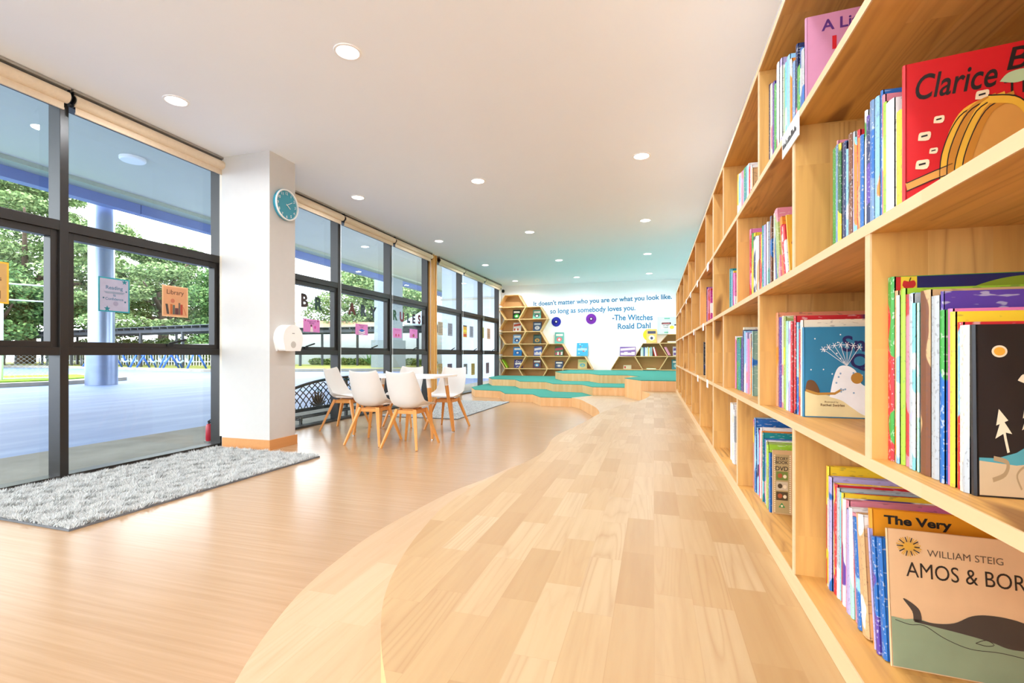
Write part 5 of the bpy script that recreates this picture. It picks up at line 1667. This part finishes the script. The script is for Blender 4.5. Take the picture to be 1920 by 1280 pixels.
def crown(rg, k, ax, ay, z0, z1, pr, pz):
    """umbrella of flat pads: wide at the top"""
    out = []
    for i in range(k):
        t = (i + 0.5) / k
        z = z0 + (z1 - z0) * t
        spread = math.sqrt(max(0.06, 1 - abs(2 * t - 0.75) ** 2.2))
        for j in range(3):
            a = rg.uniform(0, 2 * PI)
            r = math.sqrt(rg.uniform(0.05, 1)) * spread
            out.append((ax * r * math.cos(a), ay * r * math.sin(a), z + rg.uniform(-0.4, 0.4), pr * rg.uniform(0.7, 1.3), pr * rg.uniform(0.7, 1.3), pz * rg.uniform(0.7, 1.2)))
    return out


def limbs(rg, h, ax, ay, r, k=7):
    L = [([(0, 0, 0), (0.2, 0.1, h * 0.3), (0.1, -0.2, h * 0.55)], [r, r * 0.85, r * 0.6])]
    for i in range(k):
        a = 2 * PI * i / k + rg.uniform(-0.3, 0.3)
        zb = h * rg.uniform(0.25, 0.5)
        ex, ey, ez = ax * 0.85 * math.cos(a), ay * 0.85 * math.sin(a), h * rg.uniform(0.5, 0.95)
        L.append(([(0.1, 0, zb), (ex * 0.4, ey * 0.4, zb + (ez - zb) * 0.55), (ex, ey, ez)], [r * 0.5, r * 0.3, r * 0.1]))
    return L


rg = np.random.default_rng(21)
tree((-58, 31, 0), 'huge spreading rain tree rising behind the round pillar, leftmost of the trees', crown(rg, 17, 14, 13, 4.2, 17.5, 3.0, 0.95), limbs(rg, 16, 12, 11, 0.8, 9), 62000, 0.17, M['leaf'], 1)
tree((-44.5, 34, 0), 'broad tree sloping down towards the white column', crown(rg, 12, 7.6, 7.0, 3.0, 10.6, 2.3, 0.8), limbs(rg, 11, 7, 6.5, 0.5, 7), 42000, 0.14, M['leaf'], 2)
tree((-52, 26, 0), 'dark bushy tree below the big crown at the left edge', crown(rg, 9, 8, 7, 2.0, 8.0, 2.2, 1.0), limbs(rg, 7, 6, 6, 0.45, 6), 30000, 0.15, M['leaf2'], 3)
tree((-37.5, 35, 0), 'smaller dark tree just left of the white column', crown(rg, 8, 4.5, 4.5, 2.0, 8.2, 1.8, 0.8), limbs(rg, 7, 4, 4, 0.3, 6), 20000, 0.13, M['leaf2'], 4)
tree((-31.5, 48, 0), 'light green tree seen behind the letters B and R', crown(rg, 10, 6.5, 6, 4.0, 10.5, 2.3, 1.0), limbs(rg, 9, 5, 5, 0.4, 6), 34000, 0.14, M['leaf'], 5)
tree((-26.5, 49, 0), 'lower tree tapering away behind the letter A', crown(rg, 8, 4.0, 4.5, 3.0, 7.6, 1.8, 0.8), limbs(rg, 7, 3, 3.5, 0.3, 5), 20000, 0.14, M['leaf'], 6)


def hedge(p0, p1, w, h, n, label, mat, seed):
    rg = np.random.default_rng(seed)
    L = math.hypot(p1[0] - p0[0], p1[1] - p0[1])
    k = max(3, int(L / 1.2))
    cl = [(L * (i + 0.5) / k, rg.uniform(-0.2, 0.2), h * 0.5, 1.0, w, h * rg.uniform(0.5, 0.62)) for i in range(k)]
    o = raw_mesh('hedge', leaves(cl, n, 0.10, rg), 4, mat, None, (p0[0], p0[1], GZ + 0.1))
    o.rotation_euler = (0, 0, math.atan2(p1[1] - p0[1], p1[0] - p0[0]))
    tag(o, label, 'hedge')
    return o


hedge((-62, 35.0), (-31, 31.5), 0.6, 2.3, 40000, 'clipped green hedge running behind the pergola', M['hedge'], 31)
hedge((-28.5, 35.2), (-17, 35.2), 0.35, 0.55, 9000, 'low yellow-green planting at the foot of the white boundary wall', M['hedge'], 32)
ag = empty('agave', (-22.6, 34.9, GZ + 0.1))
tag(ag, 'spiky green plant before the white wall, above the chair backs', 'plant')
m = MB()
for i in range(22):
    a = 2 * PI * i / 22 + rb.uniform(-.2, .2); e = rb.uniform(0.5, 1.35); L = rb.uniform(1.0, 1.6)
    m.bar((0, 0, 0.1), (L * math.cos(a) * math.cos(e), L * math.sin(a) * math.cos(e), 0.1 + L * math.sin(e)), 0.10, 0.02, w1=0.01, h1=0.008)
m.build('leaf_rosette', flat('agave_green', '#5f8f52', 0.6, vary=0.2), ag)

# ---------------------------------------------------------------- pergola, play frames, benches


def pergola(p0, p1, depth, h, bays, label):
    L = math.hypot(p1[0] - p0[0], p1[1] - p0[1])
    root = empty('pergola', (p0[0], p0[1], GZ + 0.1), math.atan2(p1[1] - p0[1], p1[0] - p0[0]))
    tag(root, label, 'pergola', 'dark pergolas along the court')
    for i in range(bays + 1):
        for y in (0, depth):
            m = MB(); m.box((L * i / bays - 0.07, y - 0.07, 0), (L * i / bays + 0.07, y + 0.07, h))
            m.build('post', M['charcoal'], root)
    for y in (0, depth):
        m = MB(); m.box((-0.3, y - 0.06, h), (L + 0.3, y + 0.06, h + 0.22))
        m.build('beam', M['charcoal'], root)
    m = MB()
    for i in range(int(L / 0.9)):
        m.box((i * 0.9, -0.35, h + 0.22), (i * 0.9 + 0.08, depth + 0.35, h + 0.36))
    m.build('rafters', M['charcoal'], root)
    m = MB(); m.box((-0.4, -0.4, h + 0.37), (L + 0.4, depth + 0.4, h + 0.40))
    m.build('roof_sheet', flat('smoky_roof_sheet', '#4b5560', 0.4), root)


pergola((-60, 29.6), (-25.5, 23.9), 2.4, 2.45, 7, 'long dark steel pergola along the court, seen through the first windows')
pergola((-30, 31.4), (-13, 31.4), 2.6, 2.6, 5, 'dark steel pergola in front of the white wall, seen through lettered windows')
fw = empty('white_fence', (-55, 31.5, GZ + 0.1), R(-5))
tag(fw, 'low white picket fence seen below the pergola roof', 'fence')
m = MB()
for i in range(90):
    m.box((i * 0.33, 0, 0), (i * 0.33 + 0.05, 0.05, 1.75))
m.box((0, 0, 1.68), (29.7, 0.05, 1.75)); m.box((0, 0, 0.3), (29.7, 0.05, 0.36))
m.build('pickets', M['whitepipe'], fw)

swb = flat('blue_play_steel', '#2a5fc4', 0.4)


def swing(x, y, rz, label):
    root = empty('playground_swing', (x, y, GZ + 0.12), rz)
    tag(root, label, 'swing', 'blue swings on the lawn')
    m = MB()
    for s in (-1, 1):
        for t in (-1, 1):
            m.tube([(s * 1.1 + s * 0.15, t * 0.6, 0), (s * 1.1, 0, 1.25)], 0.06, 8)
    m.tube([(-1.1, 0, 1.25), (1.1, 0, 1.25)], 0.05, 8)
    m.build('frame', swb, root, smooth=True)
    for s in (-0.5, 0.5):
        m = MB()
        m.tube([(s - 0.35, 0, 0.62), (s - 0.2, 0, 0.42), (s + 0.1, 0, 0.38), (s + 0.35, 0, 0.5)], 0.06, 6)
        for d in (-0.3, 0.3):
            m.tube([(s + d, 0, 1.25), (s + d, 0, 0.5)], 0.012, 5)
        m.build('swing_seat', flat('pale_blue_seat', '#9fc0ec', 0.4), root)


for i, (x, y) in enumerate(((-37.8, 24.6), (-34.6, 24.2), (-31.6, 23.9), (-28.9, 23.6))):
    swing(x, y, R(-8), 'blue steel swing frame on the lawn, %s from the pillar' % ORD[i])


def park_bench(x, y, rz, label):
    root = empty('garden_bench', (x, y, GZ + 0.12), rz)
    tag(root, label, 'bench')
    m = MB()
    for i in range(4):
        m.box((-0.7, -0.2 + i * 0.12, 0.42), (0.7, -0.12 + i * 0.12, 0.45))
    m.build('seat', M['charcoal'], root)
    m = MB()
    for i in range(3):
        m.box((-0.7, 0.26, 0.55 + i * 0.13), (0.7, 0.29, 0.63 + i * 0.13))
    m.build('backrest', M['charcoal'], root)
    for s in (-0.62, 0.62):
        m = MB(); m.bar((s, -0.18, 0), (s, -0.18, 0.6), 0.05, 0.05); m.bar((s, 0.26, 0), (s, 0.28, 0.92), 0.05, 0.05); m.bar((s, -0.2, 0.6), (s, 0.28, 0.62), 0.05, 0.04)
        m.build('side_frame', M['charcoal'], root)


park_bench(-46.5, 26.2, R(-8), 'dark garden bench on the lawn left of the round pillar')
park_bench(-39.8, 25.0, R(-8), 'dark garden bench on the lawn just right of the round pillar')

# buildings beyond
b = MB(); b.box((-36, 36.2, GZ), (-10, 36.5, 2.85))
o = b.build('boundary_wall', M['extwhite']); tag(o, 'long white boundary wall behind the second pergola', 'wall', kind='structure')
hs = empty('house', (-31.5, 42, GZ))
tag(hs, 'building with wide tan roof above the white boundary wall', 'building')
m = MB(); m.box((-5.5, -2, 0), (5.5, 5, 3.4)); m.build('wall', M['extwhite'], hs)
m = MB()
m.add([(-7, -3, 3.3), (7, -3, 3.3), (7, 6, 3.3), (-7, 6, 3.3), (-5, 1.5, 4.7), (4.5, 1.5, 4.3)], [(0, 1, 5, 4), (1, 2, 5), (2, 3, 4, 5), (3, 0, 4), (0, 3, 2, 1)])
m.build('roof', flat('tan_roof', '#a98a6a', 0.8, vary=0.15, scale=1), hs)
hs = empty('house', (-20.8, 48.5, GZ))
tag(hs, 'pale blue gabled building behind the letter Y', 'building')
m = MB(); m.box((-4, -4, 0), (4, 6, 4.2)); m.build('wall', flat('pale_blue_render', '#cfdde6', 0.8), hs)
m = MB(); m.add([(-4.4, -4.3, 4.1), (4.4, -4.3, 4.1), (4.4, 6, 4.1), (-4.4, 6, 4.1), (0, -4.3, 6.4), (0, 6, 6.4)], [(0, 1, 4), (1, 2, 5, 4), (2, 3, 5), (3, 0, 4, 5), (0, 3, 2, 1)])
m.build('roof', flat('slate_blue_roof', '#9db4c8', 0.7), hs)
hs = empty('house', (-12.2, 41, GZ))
tag(hs, 'grey gabled building behind the second word on the window', 'building')
m = MB(); m.box((-4.2, -3, 0), (4.2, 6, 3.6)); m.build('wall', flat('pale_grey_render', '#cdd4d8', 0.8), hs)
m = MB(); m.add([(-4.6, -3.4, 3.5), (4.6, -3.4, 3.5), (4.6, 6, 3.5), (-4.6, 6, 3.5), (2.5, -3.4, 6.0), (2.5, 6, 6.0)], [(0, 1, 4), (1, 2, 5, 4), (2, 3, 5), (3, 0, 4, 5), (0, 3, 2, 1)])
m.build('roof', flat('grey_roof', '#8d979e', 0.7), hs)
# neighbouring wing close outside the last bay
b = MB(); b.box((-9.0, 19.5, GZ), (-4.67, 20.1, 6.4))
o = b.build('wall_wing', flat('blue_white_render', '#dbe4e9', 0.85, vary=0.015, scale=1)); tag(o, 'pale wall of the neighbouring wing outside the far windows', 'wall', kind='structure')
b = MB(); b.box((-9.05, 19.44, 3.35), (-4.67, 19.5, 3.43))
o = b.build('trim_4', M['soffit']); tag(o, 'thin ledge across the neighbouring pale wall', 'trim', kind='structure')

# wrought iron bench right outside
ib = empty('iron_bench', (-5.0, 7.0, GZ))
tag(ib, 'low black wrought iron bench with arched lattice back, outside the lettered windows', 'bench')
H0, H1, HL = 0.22, 0.60, 1.42


def arch(y):
    return H1 + 0.06 * math.cos(y / HL * PI / 2) - 0.10 * (abs(y) / HL) ** 3


m = MB()
m.tube([(0, -HL + 2 * HL * i / 30, arch(-HL + 2 * HL * i / 30)) for i in range(31)], 0.022, 8)
m.bar((0, -HL, H0), (0, HL, H0), 0.045, 0.05)
for y in (-HL, 0.0, HL):
    m.bar((0, y, -0.0), (0, y, arch(y)), 0.04, 0.04)
m.build('back_frame', M['black'], ib)
m = MB()
for s in (-1, 1):
    for i in range(-8, 24):
        y0_ = -HL + i * 0.13
        pts = []
        for j in range(9):
            y_ = y0_ + s * 0.50 * j / 8 if s > 0 else y0_ + 0.5 - 0.50 * j / 8
            z_ = H0 + (H1 - H0 + 0.05) * (j / 8) ** (0.75)
            if -HL < y_ < HL and z_ < arch(y_):
                pts.append((0, y_, z_))
        if len(pts) > 1:
            m.tube(pts, 0.008, 5)
m.build('lattice', M['black'], ib)
m = MB()
for yc in (-0.72, 0.72):
    for i in range(7):
        a = R(90 + (i - 3) * 26)
        m.tube([(0.012, yc, H0 + 0.03), (0.012, yc + 0.1 * math.cos(a), H0 + 0.03 + 0.12 * math.sin(a)), (0.012, yc + 0.2 * math.cos(a), H0 + 0.04 + 0.26 * max(0.2, math.sin(a)))], [0.012, 0.022, 0.004], 6)
m.build('leaf_scroll', M['black'], ib)
m = MB()
for i in range(4):
    m.box((0.05 + i * 0.065, -HL, 0.14), (0.075 + i * 0.065, HL, 0.155))
m.build('seat_slats', M['black'], ib)
for y in (-HL, 0.0, HL):
    m = MB(); m.bar((0.28, y, 0.0), (0.28, y, 0.16), 0.03, 0.03); m.bar((0.0, y, 0.13), (0.3, y, 0.13), 0.03, 0.02)
    m.build('leg', M['black'], ib)

fe = empty('fire_extinguisher', (-5.07, 4.45, GZ))
fe.scale = (0.7, 0.7, 0.7)
tag(fe, 'small red fire extinguisher outside the glass by the white column', 'fire extinguisher')
m = MB(); m.lathe([(0.045, 0.03), (0.05, 0.04), (0.05, 0.27), (0.035, 0.31), (0.015, 0.32)], 20); m.build('cylinder', flat('extinguisher_red', '#a8162a', 0.35), fe, smooth=True, angle=40)
m = MB(); m.cyl((0, 0, 0.32), (0, 0, 0.36), 0.016); m.bar((0, -0.02, 0.36), (0, 0.08, 0.40), 0.02, 0.012); m.bar((0, -0.02, 0.345), (0, 0.07, 0.355), 0.02, 0.01)
m.build('valve_handle', M['black'], fe)
m = MB(); m.tube([(0.02, 0, 0.35), (0.07, 0, 0.3), (0.065, 0, 0.12)], 0.008, 6); m.build('hose', M['black'], fe)
m = MB(); m.box((-0.05, -0.05, 0), (0.05, 0.05, 0.03)); m.build('foot_stand', M['chrome'], fe)
